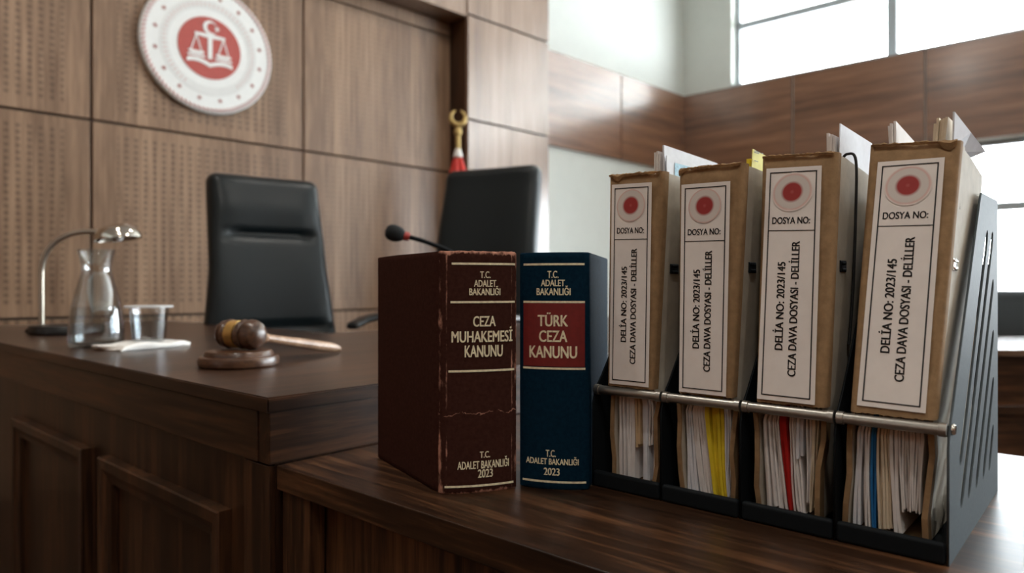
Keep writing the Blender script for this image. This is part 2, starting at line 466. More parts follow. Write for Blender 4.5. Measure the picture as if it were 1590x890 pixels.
# window wall: own frame, X towards the camera side along the wall, Y outwards
CORN = (1.806, 7.31); TH_R = math.atan2(-.653, .757)
wr = struct('wall_right', (CORN[0], CORN[1], 0), TH_R)
T = .24; LEN = 11.0
UP0, UP1, UZ0, UZ1 = .52, 10.4, 2.965, 4.35
LO0, LO1, LZ0, LZ1 = 2.3, 10.4, .78, 2.16
bm = bmesh.new()
box(bm, -.1, LEN, 0, T, 0, LZ0); box(bm, -.1, LO0, 0, T, LZ0, LZ1); box(bm, LO1, LEN, 0, T, LZ0, LZ1)
box(bm, -.1, LEN, 0, T, LZ1, UZ0); box(bm, -.1, UP0, 0, T, UZ0, UZ1); box(bm, UP1, LEN, 0, T, UZ0, UZ1)
box(bm, -.1, LEN, 0, T, UZ1, CEIL)
obj('plaster', bm, 'white_wall', wr)
x = 0.012
for xb in (1.128, 2.22, 3.31, 4.4, 5.49, 6.58, 7.67, 8.76, 9.85, 10.9):
    bm = bmesh.new(); rbox(bm, ((xb - x) / 2, 0, .4), (xb - x - .014, .03, .80), .003)
    obj('wood_band', bm, 'band', wr, (x, -.016, 2.165)); x = xb

def window(idx, x0, x1, z0, z1, mull, trans):
    w = struct('window_%d' % idx, (CORN[0], CORN[1], 0), TH_R)
    bm = bmesh.new(); f = .045; y0, y1 = .10, .16
    box(bm, x0, x1, y0, y1, z0, z0 + f); box(bm, x0, x1, y0, y1, z1 - f, z1)
    box(bm, x0, x0 + f, y0, y1, z0, z1); box(bm, x1 - f, x1, y0, y1, z0, z1)
    for m in mull: box(bm, m - .040, m + .040, y0, y1, z0, z1)
    for t in trans: box(bm, x0, x1, y0 + .01, y1 - .01, t - .034, t + .034)
    obj('window_frame', bm, 'win_frame', w)
    bm = bmesh.new(); box(bm, x0 + .01, x1 - .01, .128, .133, z0 + .01, z1 - .01); obj('glass_pane', bm, 'pane', w)
    bm = bmesh.new(); rbox(bm, ((x0 + x1) / 2, .04, z0 + .008), (x1 - x0, .14, .02), .004); obj('window_sill', bm, 'win_frame', w)
window(1, UP0, UP1, UZ0, UZ1, [1.94 + 1.42 * i for i in range(6)], [3.60])
window(2, LO0, LO1, LZ0, LZ1, [3.5 + 1.2 * i for i in range(6)], [1.62])

# walls behind the camera that close the courtroom
wl_ = struct('wall_left', (WORG[0], WORG[1], 0), TH_W)
bm = bmesh.new(); box(bm, -6.6, -6.4, -10.6, .2, 0, CEIL); obj('plaster', bm, 'white_wall', wl_)
bm = bmesh.new(); box(bm, -6.4, -6.37, -10.5, -.19, .02, 3.4, .004); obj('fill_cut_wainscot', bm, 'band', wl_)  # unseen dark cladding, added to lower the fill from the camera side
wb_ = struct('wall_back', (WORG[0], WORG[1], 0), TH_W)
bm = bmesh.new(); box(bm, -6.6, 7.5, -10.6, -10.4, 0, CEIL); obj('plaster', bm, 'white_wall', wb_)
bm = bmesh.new(); box(bm, -6.36, 5.3, -10.4, -10.37, .02, 3.4, .004); obj('fill_cut_wainscot', bm, 'band', wb_)  # out-of-view cladding added so the back wall bounces less light

# ------------------------------------------------------------------ judge bench (L-shaped) and clerk desk
JB = thing('judge_bench', 'long dark walnut judge bench with panelled end, gavel and carafe standing on it', 'bench', (BORG[0], BORG[1], 0), TH_D)
Lp = [(0, 0), (3.3, 0), (3.3, .92), (.71, .92), (.71, 2.06), (0, 2.06)]
def inset(e, y_hi=2.06): return [(e, e), (3.3 - e, e), (3.3 - e, .92 - e), (.71 - e, .92 - e), (.71 - e, y_hi - e), (e, y_hi - e)]
bm = bmesh.new(); prism(bm, Lp, BENCH - .0185, BENCH)
bmesh.ops.bevel(bm, geom=[e for e in bm.edges], offset=.0020, segments=2, affect='EDGES')
top = obj('bench_top', bm, 'benchX', JB)
bm = bmesh.new(); box(bm, .005, 3.295, .003, .03, DESK, BENCH - .0187, .001); obj('front_apron', bm, 'benchX', JB)
bm = bmesh.new(); box(bm, -.0004, .0009, .0006, 2.059, BENCH - .0178, BENCH - .0012, .0003); obj('edge_band', bm, 'benchY', JB)
bm = bmesh.new(); prism(bm, [(.003, .0305), (3.297, .0305), (3.297, .917), (.707, .917), (.707, 2.057), (.003, 2.057)], DESK, BENCH - .0187)
bmesh.ops.bevel(bm, geom=[e for e in bm.edges], offset=.001, segments=1, affect='EDGES')
obj('apron', bm, 'benchY', JB)
bm = bmesh.new()
prism(bm, [(.014, .006), (3.28, .006), (3.28, .03), (.014, .03)], .06, DESK - .0005)
prism(bm, [(.014, .031), (.034, .031), (.034, 1.13), (.014, 1.13)], .06, DESK - .0005)
prism(bm, [(.10, 1.14), (.12, 1.14), (.12, 2.04), (.10, 2.04)], .06, DESK - .0005)
prism(bm, [(.12, 2.02), (.69, 2.02), (.69, 2.04), (.12, 2.04)], .06, DESK - .0005)
prism(bm, [(3.26, .031), (3.28, .031), (3.28, .9), (3.26, .9)], .06, DESK - .0005)
obj('body', bm, 'benchZ', JB)
bm = bmesh.new(); prism(bm, [(.05, .05), (3.24, .05), (3.24, .09), (.05, .09)], 0, .07); prism(bm, [(.05, .1), (.09, .1), (.09, 1.1), (.05, 1.1)], 0, .07)
prism(bm, [(.13, 1.1), (.17, 1.1), (.17, 2.0), (.13, 2.0)], 0, .07); prism(bm, [(3.2, .1), (3.24, .1), (3.24, .88), (3.2, .88)], 0, .07)
obj('plinth', bm, 'black_plastic', JB)
# corner stile beside the right end of the panelled side
bm = bmesh.new(); rbox(bm, (.010, .036, .41), (.008, .06, .695), .0012); obj('corner_stile', bm, 'benchZ', JB)
for ya, yb in ((.115, .556), (.636, 1.10)):
    fr = bmesh.new(); za, zb = .12, .6825; wdt = .04
    def mould(q0, q1):      # one mitred length of picture-frame moulding
        (y0, z0), (y1, z1) = q0, q1
        iy0 = y0 + (wdt if y0 == ya else -wdt); iz0 = z0 + (wdt if z0 == za else -wdt)
        iy1 = y1 + (wdt if y1 == ya else -wdt); iz1 = z1 + (wdt if z1 == za else -wdt)
        sec = []
        for (oy, oz, iy, iz) in ((y0, z0, iy0, iz0), (y1, z1, iy1, iz1)):
            L = lambda t: (oy + (iy - oy) * t, oz + (iz - oz) * t)
            sec.append([fr.verts.new((xx, *L(t))) for xx, t in ((.014, 0), (-.003, .0), (-.005, .06), (-.004, .45), (.002, .75), (.004, 1), (.014, 1))])
        for k in range(6): fr.faces.new((sec[0][k], sec[0][k + 1], sec[1][k + 1], sec[1][k]))
    cs = [(ya, za), (yb, za), (yb, zb), (ya, zb)]
    for k in range(4): mould(cs[k], cs[(k + 1) % 4])
    obj('panel_moulding', fr, 'benchZ', JB)

ND = thing('clerk_desk', 'dark walnut front desk carrying the two law books and the file rack', 'desk', tuple(desk_pt(0, 0)), TH_D)
bm = bmesh.new(); rbox(bm, (.3335, -1.001, DESK - .0145), (.645, 1.998, .029), .0015)
obj('desk_top', bm, 'deskY', ND)
bm = bmesh.new()
for y in (-.036, -.62, -1.2, -1.96): rbox(bm, (.026, y, .40), (.02, .058, .662), .001)
rbox(bm, (.026, -1.0, .10), (.018, 1.9, .14), .001)
obj('stile_frame', bm, 'deskZ', ND)
bm = bmesh.new(); box(bm, .040, .056, -1.98, -.006, 0.02, DESK - .03); obj('front_panel', bm, 'deskZ', ND)
for ya, yb in ((-1.985, -1.965), (-.03, -.01)):
    bm = bmesh.new(); box(bm, .057, .64, ya, yb, 0, DESK - .03); obj('side_panel', bm, 'deskZ', ND)

# ------------------------------------------------------------------ law books
def book(name, label, cover, W, D, H, bulge, shear, loc, rotz, lines, bands, patch=None, patch_label=None):
    root = thing(name, label, 'book', loc, rotz, None)
    T_ = .0035
    sx = lambda x, y: x + shear * max(0, y)
    def arc(xn): return -bulge * (1 - xn * xn) ** .8
    outer = []
    NS = 18
    # outline of the case seen from above: left board, joint groove, spine, joint groove, right board
    for y in (D, D * .66, D * .33, .016): outer.append((-W / 2, y))
    outer += [(-W / 2 + .0012, .0105), (-W / 2 + .0022, .0085), (-W / 2 + .0012, .0062), (-W / 2 - .0002, .0035), (-W / 2 + .0004, .0010)]
    for i in range(1, NS): 
        xn = -1 + 2 * i / NS; outer.append((xn * W / 2 * .985, arc(xn)))
    outer += [(W / 2 - .0004, .0010), (W / 2 + .0002, .0035), (W / 2 - .0012, .0062), (W / 2 - .0022, .0085), (W / 2 - .0012, .0105)]
    for y in (.016, D * .33, D * .66, D): outer.append((W / 2, y))
    n = len(outer)
    inner = []
    for (x, y) in outer:
        if y >= .0105: inner.append((x - math.copysign(T_, x), y))
        else: inner.append((x * (1 - 2 * T_ / W), y + T_ if abs(x) < W / 2 * .95 else max(y, .004) + T_ * .3))
    bm = bmesh.new()
    zs = [0, .0015, .006, .03, H * .33, H * .5, H * .66, H - .03, H - .006, H - .0015, H]
    def wob(x, y, z):
        e = 0
        if z in (0, H): e = .0010
        jz = (random.random() - .5) * .0014 if z in (0, H) and cover == 'brown_cover' else 0
        sgn = 1 if x > 0 else -1
        return Vector((sx(x - sgn * e, y), y + (e if y < .004 else 0), max(0, z + (jz if z == H else 0))))
    rings = [[bm.verts.new(wob(x, y, z)) for x, y in outer] for z in zs]
    ring_i = [[bm.verts.new(Vector((sx(x, y), y, z))) for x, y in inner] for z in (0, H)]
    for a, b in zip(rings, rings[1:]):
        for i in range(n - 1): bm.faces.new((a[i], a[i + 1], b[i + 1], b[i]))
    for i in range(n - 1):
        bm.faces.new((rings[-1][i], rings[-1][i + 1], ring_i[1][i + 1], ring_i[1][i]))
        bm.faces.new((ring_i[0][i], ring_i[0][i + 1], rings[0][i + 1], rings[0][i]))
        bm.faces.new((ring_i[1][i], ring_i[1][i + 1], ring_i[0][i + 1], ring_i[0][i]))
    for k in (0, n - 1):
        col = [r[k] for r in rings]
        bm.faces.new(col + [ring_i[1][k], ring_i[0][k]])
    obj('cover', bm, cover, root, smooth=40)
    bm = bmesh.new()
    pl = [(-W / 2 + T_ + .0006, D - .006)] + [(-W / 2 + T_ + .0006, .012)] + [((-1 + 2 * i / 10) * (W / 2 - T_ - .001), arc(-1 + 2 * i / 10) * .8 + T_ + .003) for i in range(1, 10)] + [(W / 2 - T_ - .0006, .012), (W / 2 - T_ - .0006, D - .006)]
    for i in range(1, 6):
        t = i / 6; pl.append(((W / 2 - T_ - .0006) * (1 - 2 * t), D - .006 - .005 * math.sin(PI * t)))
    prism(bm, [(sx(x, y), y) for x, y in pl], .004, H - .004)
    obj('page_block', bm, 'pages', root)
    def onspine(off):
        def f(s, z):          # s in 0..1 across the visible spine
            xn = -1 + 2 * s
            return Vector((xn * W / 2 * .985, arc(max(-1, min(1, xn))) - off, z))
        return f
    if patch:
        bm = bmesh.new(); strip(bm, *patch, onspine(.0004), 12, 1); obj('title_patch', bm, 'red_patch', root)
    for s0, s1, z in bands:
        bm = bmesh.new()
        strip(bm, s0, z - .0011, s1, z - .0003, onspine(.0006), 14, 1); strip(bm, s0, z + .0001, s1, z + .0011, onspine(.0006), 14, 1)
        strip(bm, s0, z - .0003, s1, z + .0001, onspine(.0006), 14, 1)
        bmesh.ops.remove_doubles(bm, verts=bm.verts, dist=2e-5)
        obj('gilt_band', bm, 'gold', root)
    for nm, part in (('ministry_lettering', lines[:3]), ('title_lettering', lines[3:6]), ('imprint_lettering', lines[6:])):
        bm = bmesh.new()
        for body, s0, z0, s1, z1 in part: put_text(bm, body, (s0, z0, s1, z1), onspine(.0008), .030)
        obj(nm, bm, 'gold', root)
    return root

def zy(y, Y): return EYE - DESK - (y - 445) / 1080 * Y
def lay(lines, left, right, Y):
    out = []
    for body, x0, x1, y0, y1 in lines:
        ym = (y0 + y1) / 2; l = left(ym); r = right(ym)
        out.append((body, (x0 - l) / (r - l), zy(y1, Y), (x1 - l) / (r - l), zy(y0, Y)))
    return out
bl_ = lambda y: 670 + 13 * (y - 390) / 378
br_ = lambda y: 800 + 3 * (y - 390) / 378
brown_lines = lay([('T.C.', 735, 753, 421.5, 432), ('ADALET', 725, 763, 435, 445.5), ('BAKANLIĞI', 717.5, 770.5, 444, 458.5),
                   ('CEZA', 725, 763, 490.5, 507), ('MUHAKEMESİ', 691, 793, 507.5, 531), ('KANUNU', 712.5, 776, 535.5, 554),
                   ('T.C.', 740.5, 757, 699.5, 709.6), ('ADALET BAKANLIĞI', 706, 788.6, 709.5, 726), ('2023', 738, 762, 727, 740)], bl_, br_, .724)
ul_ = lambda y: 804 + 2 * (y - 390) / 378
ur_ = lambda y: 917 - 3 * (y - 390) / 378
blue_lines = lay([('T.C.', 851.7, 870, 420.7, 432), ('ADALET', 841, 880, 434.5, 444.6), ('BAKANLIĞI', 833.7, 889, 443.6, 458.5),
                  ('TÜRK', 835.6, 885, 485, 507), ('CEZA', 837.9, 883.5, 513, 531), ('KANUNU', 821.8, 898.7, 537, 556),
                  ('T.C.', 849, 865, 698, 709), ('ADALET BAKANLIĞI', 816.7, 900, 708, 721), ('2023', 845.7, 871, 726, 737.5)], ul_, ur_, .732)
def bands(ys, xs0, xs1, left, right, Y):
    return [((xs0 - left(y)) / (right(y) - left(y)), (xs1 - left(y)) / (right(y) - left(y)), zy(y, Y)) for y in ys]

# brown: spine chord from (-.074,.714) to (.0054,.732)+; navy beside it
a = R(16.0); cW = .0825
mid = (-.0740 + cW / 2 * math.cos(a), .714 + cW / 2 * math.sin(a))
book('law_book', 'thick worn maroon law book with scuffed spine standing beside the navy book', 'brown_cover', cW, .172, .250, .006, -.275,
     (mid[0], mid[1], DESK), a, brown_lines, [(s0, s1, z) for s0, s1, z in bands((410, 469, 575, 752), 688, 797, bl_, br_, .724)])
a = R(-12.5); cW = .0745
mid = (.0080 + cW / 2 * math.cos(a), .745 + cW / 2 * math.sin(a))
r0 = bands((471, 569), 811, 911, ul_, ur_, .732)
book('law_book', 'navy blue law book with a dark red title patch between maroon book and file rack', 'blue_cover', cW, .172, .2495, .007, 0.03,
     (mid[0], mid[1], DESK), a, blue_lines, bands((410.5, 469, 572, 747.5), 811, 911, ul_, ur_, .732),
     (r0[0][0], r0[1][2], r0[0][1], r0[0][2]))

# ------------------------------------------------------------------ file rack
TH_O = R(-41.5); OORG = (.09197, .75357)
def rack_pt(t, d, z):
    c, s = math.cos(TH_O), math.sin(TH_O)
    return Vector((OORG[0] + c * t - s * d, OORG[1] + s * t + c * d, DESK + z))
RK = thing('file_rack', 'black metal four-bay file rack with slotted end panel holding the case files', 'file rack', (OORG[0], OORG[1], DESK), TH_O)
BAY = .082; RD = .256
def side_outline():
    pts = [(-.008, 0), (RD, 0), (RD, .303), (.152, .301)]
    pts += [(.146, .297), (.139, .288)]
    pts += [(.010, .118), (.002, .109), (-.004, .100), (-.0072, .088)]
    return pts
def flat_panel(outline, holes, thick):
    cu = bpy.data.curves.new('tmp_panel', 'CURVE'); cu.dimensions = '2D'; cu.fill_mode = 'BOTH'; cu.extrude = thick / 2
    for poly in [outline] + holes:
        s = cu.splines.new('POLY'); s.points.add(len(poly) - 1); s.use_cyclic_u = True
        for p, (x, y) in zip(s.points, poly): p.co = (x, y, 0, 1)
    me = curve_mesh(cu); bm = bmesh.new(); bm.from_mesh(me); bpy.data.meshes.remove(me)
    bmesh.ops.remove_doubles(bm, verts=bm.verts, dist=1e-5)
    return bm
def slot(d0, z0, d1, z1, hw=.0066):
    v = Vector((d1 - d0, z1 - z0)).normalized(); nrm = Vector((-v.y, v.x)); out = []
    for (cx, cz, sg) in ((d1, z1, 1), (d0, z0, -1)):
        for k in range(7):
            an = PI / 2 - PI * k / 6
            tp = .5 if False else 1
            out.append((cx + sg * (v.x * math.cos(an) * hw * 2.2 + nrm.x * math.sin(an) * hw), cz + sg * (v.y * math.cos(an) * hw * 2.2 + nrm.y * math.sin(an) * hw)))
    return out
slots = [slot(.046, .080, .178, .256), slot(.050, .044, .2135, .257), slot(.086, .044, .2165, .209), slot(.126, .044, .2175, .158), slot(.166, .044, .2175, .110), slot(.203, .044, .2165, .062)]
to_side = Matrix(((0, 0, 1, 0), (1, 0, 0, 0), (0, 1, 0, 0), (0, 0, 0, 1)))   # (d, z, thickness) -> (t, d, z)
for k, t in enumerate((0, BAY, 2 * BAY, 3 * BAY, 4 * BAY)):
    end = k in (0, 4)
    bm = flat_panel(side_outline(), slots if end else [], .0018)
    bm.transform(Matrix.Translation((t, 0, 0)) @ to_side)
    obj('end_panel' if end else 'divider', bm, 'sheen_metal' if k == 4 else 'black_metal', RK)
bm = bmesh.new(); rbox(bm, (2 * BAY, RD / 2, .004), (4 * BAY - .002, RD - .004, .004), .001); obj('tray_floor', bm, 'black_metal', RK)
bm = bmesh.new(); rbox(bm, (2 * BAY, RD - .002, .12), (4 * BAY - .002, .0018, .234), .0005); obj('back_plate', bm, 'black_metal', RK)
for k in range(4):
    bm = bmesh.new(); rbox(bm, (BAY * (k + .5), -.0065, .0085), (BAY - .003, .007, .017), .003, 3); obj('front_lip', bm, 'black_metal', RK)
    bm = bmesh.new()
    lathe(bm, [(0, .0012), (.0056, .0012), (.0056, .0065), (.0047, .0068), (.0047, BAY - .0068), (.0056, BAY - .0065), (.0056, BAY - .0012), (0, BAY - .0012)], 16,
          Matrix.Translation((BAY * k, -.0035, .1030)) @ Matrix.Rotation(PI / 2, 4, 'Y'))
    obj('rail', bm, 'steel', RK, smooth=40)
bm = bmesh.new()
lathe(bm, [(0, .001), (.0045, .001), (.0045, .0022), (.0036, .0034), (0, .0038)], 16, Matrix.Translation((4 * BAY, .003, .103)) @ Matrix.Rotation(PI / 2, 4, 'Y'))
obj('screw', bm, 'chrome', RK, smooth=40)

# each case file: front-face corners (t, z), lean of the face, board positions below the rail, label corners
FILES = [
    dict(lean=.05, TL=(.0101, .334), TR=(.0765, .3316), BL=(.0144, .1085), BR=(.0700, .1085), wl=(.0165, .0175), wr=(.0735, .0690),
         L=[(.0160, .3227), (.0646, .3207), (.0197, .1110), (.0670, .1112)], which='first and shortest brown case file in the rack, next to the navy book'),
    dict(lean=.07, TL=(.0907, .3325), TR=(.1591, .3309), BL=(.0983, .1090), BR=(.1540, .1090), wl=(.0945, .0975), wr=(.1545, .1520),
         L=[(.0960, .3154), (.1472, .3141), (.1008, .1105), (.1492, .1105)], which='second brown case file in the rack, above the yellow folders'),
    dict(lean=.16, TL=(.1672, .3384), TR=(.2363, .3343), BL=(.1761, .1085), BR=(.2376, .1095), wl=(.1728, .1755), wr=(.2345, .2280),
         L=[(.1738, .3254), (.2243, .3226), (.1784, .1117), (.2291, .1115)], which='brown case file with black elastic cord looped over its top'),
    dict(lean=.28, TL=(.2551, .3421), TR=(.3259, .3367), BL=(.2560, .1090), BR=(.3186, .1090), wl=(.2545, .2505), wr=(.3162, .3110),
         L=[(.2638, .3244), (.3153, .3225), (.2621, .1150), (.3122, .1142)], which='largest brown case file, leaning back against the slotted end panel'),
]
BD = .19
def lerp(a, b, u): return a + (b - a) * u
for fi, F in enumerate(FILES):
    k = F['lean']
    def fd(z): return -.0045 + max(0, k * (z - .105))
    base_t = (F['BL'][0] + F['BR'][0]) / 2
    # local frame of the file: t relative to base_t, d as in the rack, z above the desk
    root = thing('case_file', F['which'], 'file box', tuple(rack_pt(base_t, 0, 0)), TH_O)
    TL, TR, BL, BR = F['TL'], F['TR'], F['BL'], F['BR']
    def tz(u, v):   # bilinear on the front face; u across, v up
        lo = (lerp(BL[0], BR[0], u), lerp(BL[1], BR[1], u)); hi = (lerp(TL[0], TR[0], u), lerp(TL[1], TR[1], u))
        return lerp(lo[0], hi[0], v), lerp(lo[1], hi[1], v)
    # front panel: kraft, rounded vertical edges, ragged head and tail, wraps 22 mm round both sides
    bm = bmesh.new(); nv = 26; rr = .006
    us = [0] + [i / 24 for i in range(1, 24)] + [1]
    prof = []   # (u offset in metres from left or right, d offset)
    rg = random.Random(11 + fi)
    ztop = [((rg.random() - .5) * .0022 - (.003 if u < .04 or u > .96 else 0) - .0012 * math.sin(u * 9 + fi)) for u in us]
    zbot = [(rg.random() - .5) * .0012 for u in us]
    outer = []; 
    wrap = .013
    cols = []
    def addcol(tfun, doff, zt, zb): cols.append((tfun, doff, zt, zb))
    addcol(lambda v: tz(0, v), wrap, 0, 0); addcol(lambda v: tz(0, v), rr, 0, 0)
    for s in (1, 2, 3):
        an = PI / 2 * s / 4
        addcol((lambda v, an=an: (tz(0, v)[0] + rr * (1 - math.cos(an)), tz(0, v)[1])), rr * (1 - math.sin(an)), 0, 0)
    for i, u in enumerate(us[1:-1]):
        addcol((lambda v, u=u: (lerp(tz(0, v)[0] + rr, tz(1, v)[0] - rr, (u - us[1]) / (us[-2] - us[1])), tz(u, v)[1])), 0, ztop[i + 1], zbot[i + 1])
    for s in (3, 2, 1):
        an = PI / 2 * s / 4
        addcol((lambda v, an=an: (tz(1, v)[0] - rr * (1 - math.cos(an)), tz(1, v)[1])), rr * (1 - math.sin(an)), 0, 0)
    addcol(lambda v: tz(1, v), rr, 0, 0); addcol(lambda v: tz(1, v), wrap, 0, 0)
    grid = []
    for tf, do, zt, zb in cols:
        col = []
        for j in range(nv + 1):
            v = j / nv; t, z = tf(v)
            w_ = .0006 * math.sin(23 * v + fi) * (1 if do == 0 else 0)
            top_round = .004 * max(0, (v - .985) / .015) ** 2 if do == 0 else 0
            z2 = z + (zt if j == nv else 0) + (zb if j == 0 else 0)
            col.append(bm.verts.new((t - base_t, fd(z) + do + w_ + top_round, z2)))
        grid.append(col)
    for a_, b_ in zip(grid, grid[1:]):
        for j in range(nv): bm.faces.new((a_[j], b_[j], b_[j + 1], a_[j + 1]))
    bmesh.ops.recalc_face_normals(bm, faces=bm.faces)
    bmesh.ops.solidify(bm, geom=list(bm.faces), thickness=.0016)
    obj('front_panel', bm, 'kraft', root, smooth=50)
    # ragged torn layer along the head
    bm = bmesh.new()
    ups = []; dns = []
    for i in range(33):
        u = .03 + .94 * i / 32; t, z = tz(u, 1); t0 = tz(0, 1)[0]; t1 = tz(1, 1)[0]
        dip = .0022 + .0065 * max(0, math.sin(i * .31 + fi * 1.7)) ** 2 * max(0, math.sin(i * .17 + fi)) + .0012 * rg.random()
        ups.append((t - base_t, fd(z) - .0012 + .003, z + .0012 * rg.random())); dns.append((t - base_t, fd(z - dip) - .0011 - .0003 * rg.random(), z - dip))
    U_ = [bm.verts.new(p) for p in ups]; Mm = [bm.verts.new((p[0], q[1] - .0006, (p[2] * .65 + q[2] * .35))) for p, q in zip(ups, dns)]; D_ = [bm.verts.new(p) for p in dns]
    for i in range(32):
        bm.faces.new((U_[i], U_[i + 1], Mm[i + 1], Mm[i])); bm.faces.new((Mm[i], Mm[i + 1], D_[i + 1], D_[i]))
    bmesh.ops.solidify(bm, geom=list(bm.faces), thickness=.0003)
    obj('torn_edge', bm, 'kraft_light', root)
    # side boards, base board, back board
    for side, (wm, wb2), corner_t, corner_b, sg in (('l', F['wl'], TL, BL, 1), ('r', F['wr'], TR, BR, -1)):
        bm = bmesh.new(); th = .0026
        zl = [.0085, .03, .055, .08, .098, .112, .16, .22, .28, corner_t[1] - .001]
        rows = []
        for zi, z in enumerate(zl):
            if z <= .098: t = lerp(wb2, wm, (z - .0085) / (.098 - .0085)) + .0010 * math.sin(zi * 2.1 + fi + sg)
            else: t = lerp(corner_b[0], corner_t[0], (z - .1085) / (corner_t[1] - .1085)) + sg * .0018
            d0 = (.006 + .002 * math.sin(zi * 1.7 + fi)) if z < .108 else fd(z) + .0035
            dd = [d0, d0 + .03, .08, .13, BD]
            zz = [z, z, z, z, z]
            if zi == len(zl) - 1: zz = [z, z - .0005, z - .002, z - .006, z - .014]
            rows.append([(bm.verts.new((t - base_t, d, q)), bm.verts.new((t - base_t + sg * th, d, q))) for d, q in zip(dd, zz)])
        for a_, b_ in zip(rows, rows[1:]):
            for i in range(4):
                bm.faces.new((a_[i][0], a_[i + 1][0], b_[i + 1][0], b_[i][0])); bm.faces.new((a_[i][1], b_[i][1], b_[i + 1][1], a_[i + 1][1]))
            bm.faces.new((a_[0][0], b_[0][0], b_[0][1], a_[0][1])); bm.faces.new((a_[4][0], a_[4][1], b_[4][1], b_[4][0]))
        for row in (rows[0], rows[-1]):
            for i in range(4): bm.faces.new((row[i][0], row[i][1], row[i + 1][1], row[i + 1][0]))
        so = obj('side_board', bm, 'cream', root, smooth=60)
        # raw kraft edge strip facing front below the rail
        bm = bmesh.new()
        prev = None
        for zi, z in enumerate(zl[:6]):
            z = min(z, .104)
            t = lerp(wb2, wm, (z - .0085) / (.098 - .0085)) + .0010 * math.sin(zi * 2.1 + fi + sg)
            d0 = .0035 + .002 * math.sin(zi * 1.7 + fi)
            cur = [bm.verts.new((t - base_t - sg * .0012, d0 + .012, z)), bm.verts.new((t - base_t - sg * .0012, d0, z)), bm.verts.new((t - base_t + sg * (th + .0004), d0 - .0004, z)), bm.verts.new((t - base_t + sg * (th + .0004), d0 + .002, z))]
            if prev:
                for q in range(3): bm.faces.new((prev[q], prev[q + 1], cur[q + 1], cur[q]))
            prev = cur
        obj('board_edge', bm, 'kraft', so)
    bm = bmesh.new(); rbox(bm, ((F['wl'][1] + F['wr'][1]) / 2 - base_t, .10, .0072), (F['wr'][1] - F['wl'][1] - .0005, .178, .0022), .0003); obj('base_board', bm, 'kraft', root)
    bm = bmesh.new(); rbox(bm, ((BL[0] + BR[0]) / 2 - base_t, BD - .001, .16), (BR[0] - BL[0] - .012, .003, .298), .0005); obj('back_board', bm, 'kraft', root)
    # label
    q = F['L']
    org = ((q[0][0] + q[1][0]) / 2, (q[0][1] + q[2][1]) / 2)
    def lab(off):
        def f(x, y):   # x 0..1 across, y 0..1 downwards
            t = lerp(lerp(q[0][0], q[1][0], x), lerp(q[2][0], q[3][0], x), y); z = lerp(lerp(q[0][1], q[1][1], x), lerp(q[2][1], q[3][1], x), y)
            return Vector((t - base_t, fd(z) - .0006 * 1.6 - off, z))
        return f
    bm = bmesh.new(); strip(bm, 0, 0, 1, 1, lab(.0004), 6, 24)
    lb = obj('label', bm, 'label', root); lb['label'] = 'white paper label printed with a red seal and black lettering'
    lines = bmesh.new(); g = lab(.0007); wx, wy = .022, .0048
    x0, x1, y0, y1, ym = .075, .925, .019, .981, .277
    for r_ in ((x0, y0, x1, y0 + wy), (x0, y1 - wy, x1, y1), (x0, ym, x1, ym + wy * .8)): strip(lines, *r_, g, 1, 1)
    for r_ in ((x0, y0, x0 + wx, y1), (x1 - wx, y0, x1, y1)): strip(lines, *r_, g, 1, 24)
    obj('label_border', lines, 'ink', lb)
    tx = bmesh.new(); gf = lambda x, y: g(x, 1 - y)
    put_text(tx, 'DOSYA NO:', (.15, 1 - .250, .83, 1 - .220), gf, .030)
    put_text(tx, 'DELİA NO: 2023/145', (.235, 1 - .79, .425, 1 - .415), gf, .030, True)
    put_text(tx, 'CEZA DAVA DOSYASI - DELİLLER', (.475, 1 - .895, .665, 1 - .325), gf, .030, True)
    obj('label_lettering', tx, 'ink', lb)
    c = g(.495, .110); bm = bmesh.new(); rs = .0185 * (.92 if fi < 2 else 1)
    n = 48; vs = []
    lean_n = math.atan(k)
    cen = bm.verts.new((0, 0, 0)); vs = [bm.verts.new((rs * math.cos(2 * PI * i / n), rs * math.sin(2 * PI * i / n) * math.sin(lean_n), rs * math.sin(2 * PI * i / n) * math.cos(lean_n))) for i in range(n)]
    for i in range(n): bm.faces.new((cen, vs[i], vs[(i + 1) % n]))
    obj('red_seal', bm, 'seal', lb, tuple(c + Vector((0, -.0002, 0))))
    # finger-hole clip on the right side board
    zc = .232; tc_ = lerp(BR[0], TR[0], (zc - .1085) / (TR[1] - .1085))
    bm = bmesh.new(); dcl = fd(zc) + (.035 if fi < 3 else .030)
    for s_ in (-1, 1): rbox(bm, (tc_ - base_t - .0008, dcl, zc + s_ * .003), (.003, .013, .003), .0012)
    rbox(bm, (tc_ - base_t - .0014, dcl + .001, zc), (.002, .017, .0105), .0008)
    obj('clip', bm, 'chrome' if fi == 3 else 'black_metal', root)
    if fi == 2:
        bm = bmesh.new(); dt_ = fd(.33) + .050
        tr = lambda z: lerp(BR[0], TR[0], (z - .1085) / (TR[1] - .1085)) - base_t
        pts = smooth_path([(tr(.33) - .014, dt_ + .01, .318), (tr(.33) - .011, dt_ + .003, .334), (tr(.33) - .005, dt_, .3395), (tr(.325) + .0022, dt_, .332), (tr(.28) + .0028, dt_ - .004, .28), (tr(.2) + .0022, dt_ - .012, .21), (tr(.16) + .0012, dt_ - .022, .16)])
        tube(bm, pts, .0013, 8); co = obj('elastic_cord', bm, 'rubber', root, smooth=60); co['label'] = 'black elastic cord over the top edge'

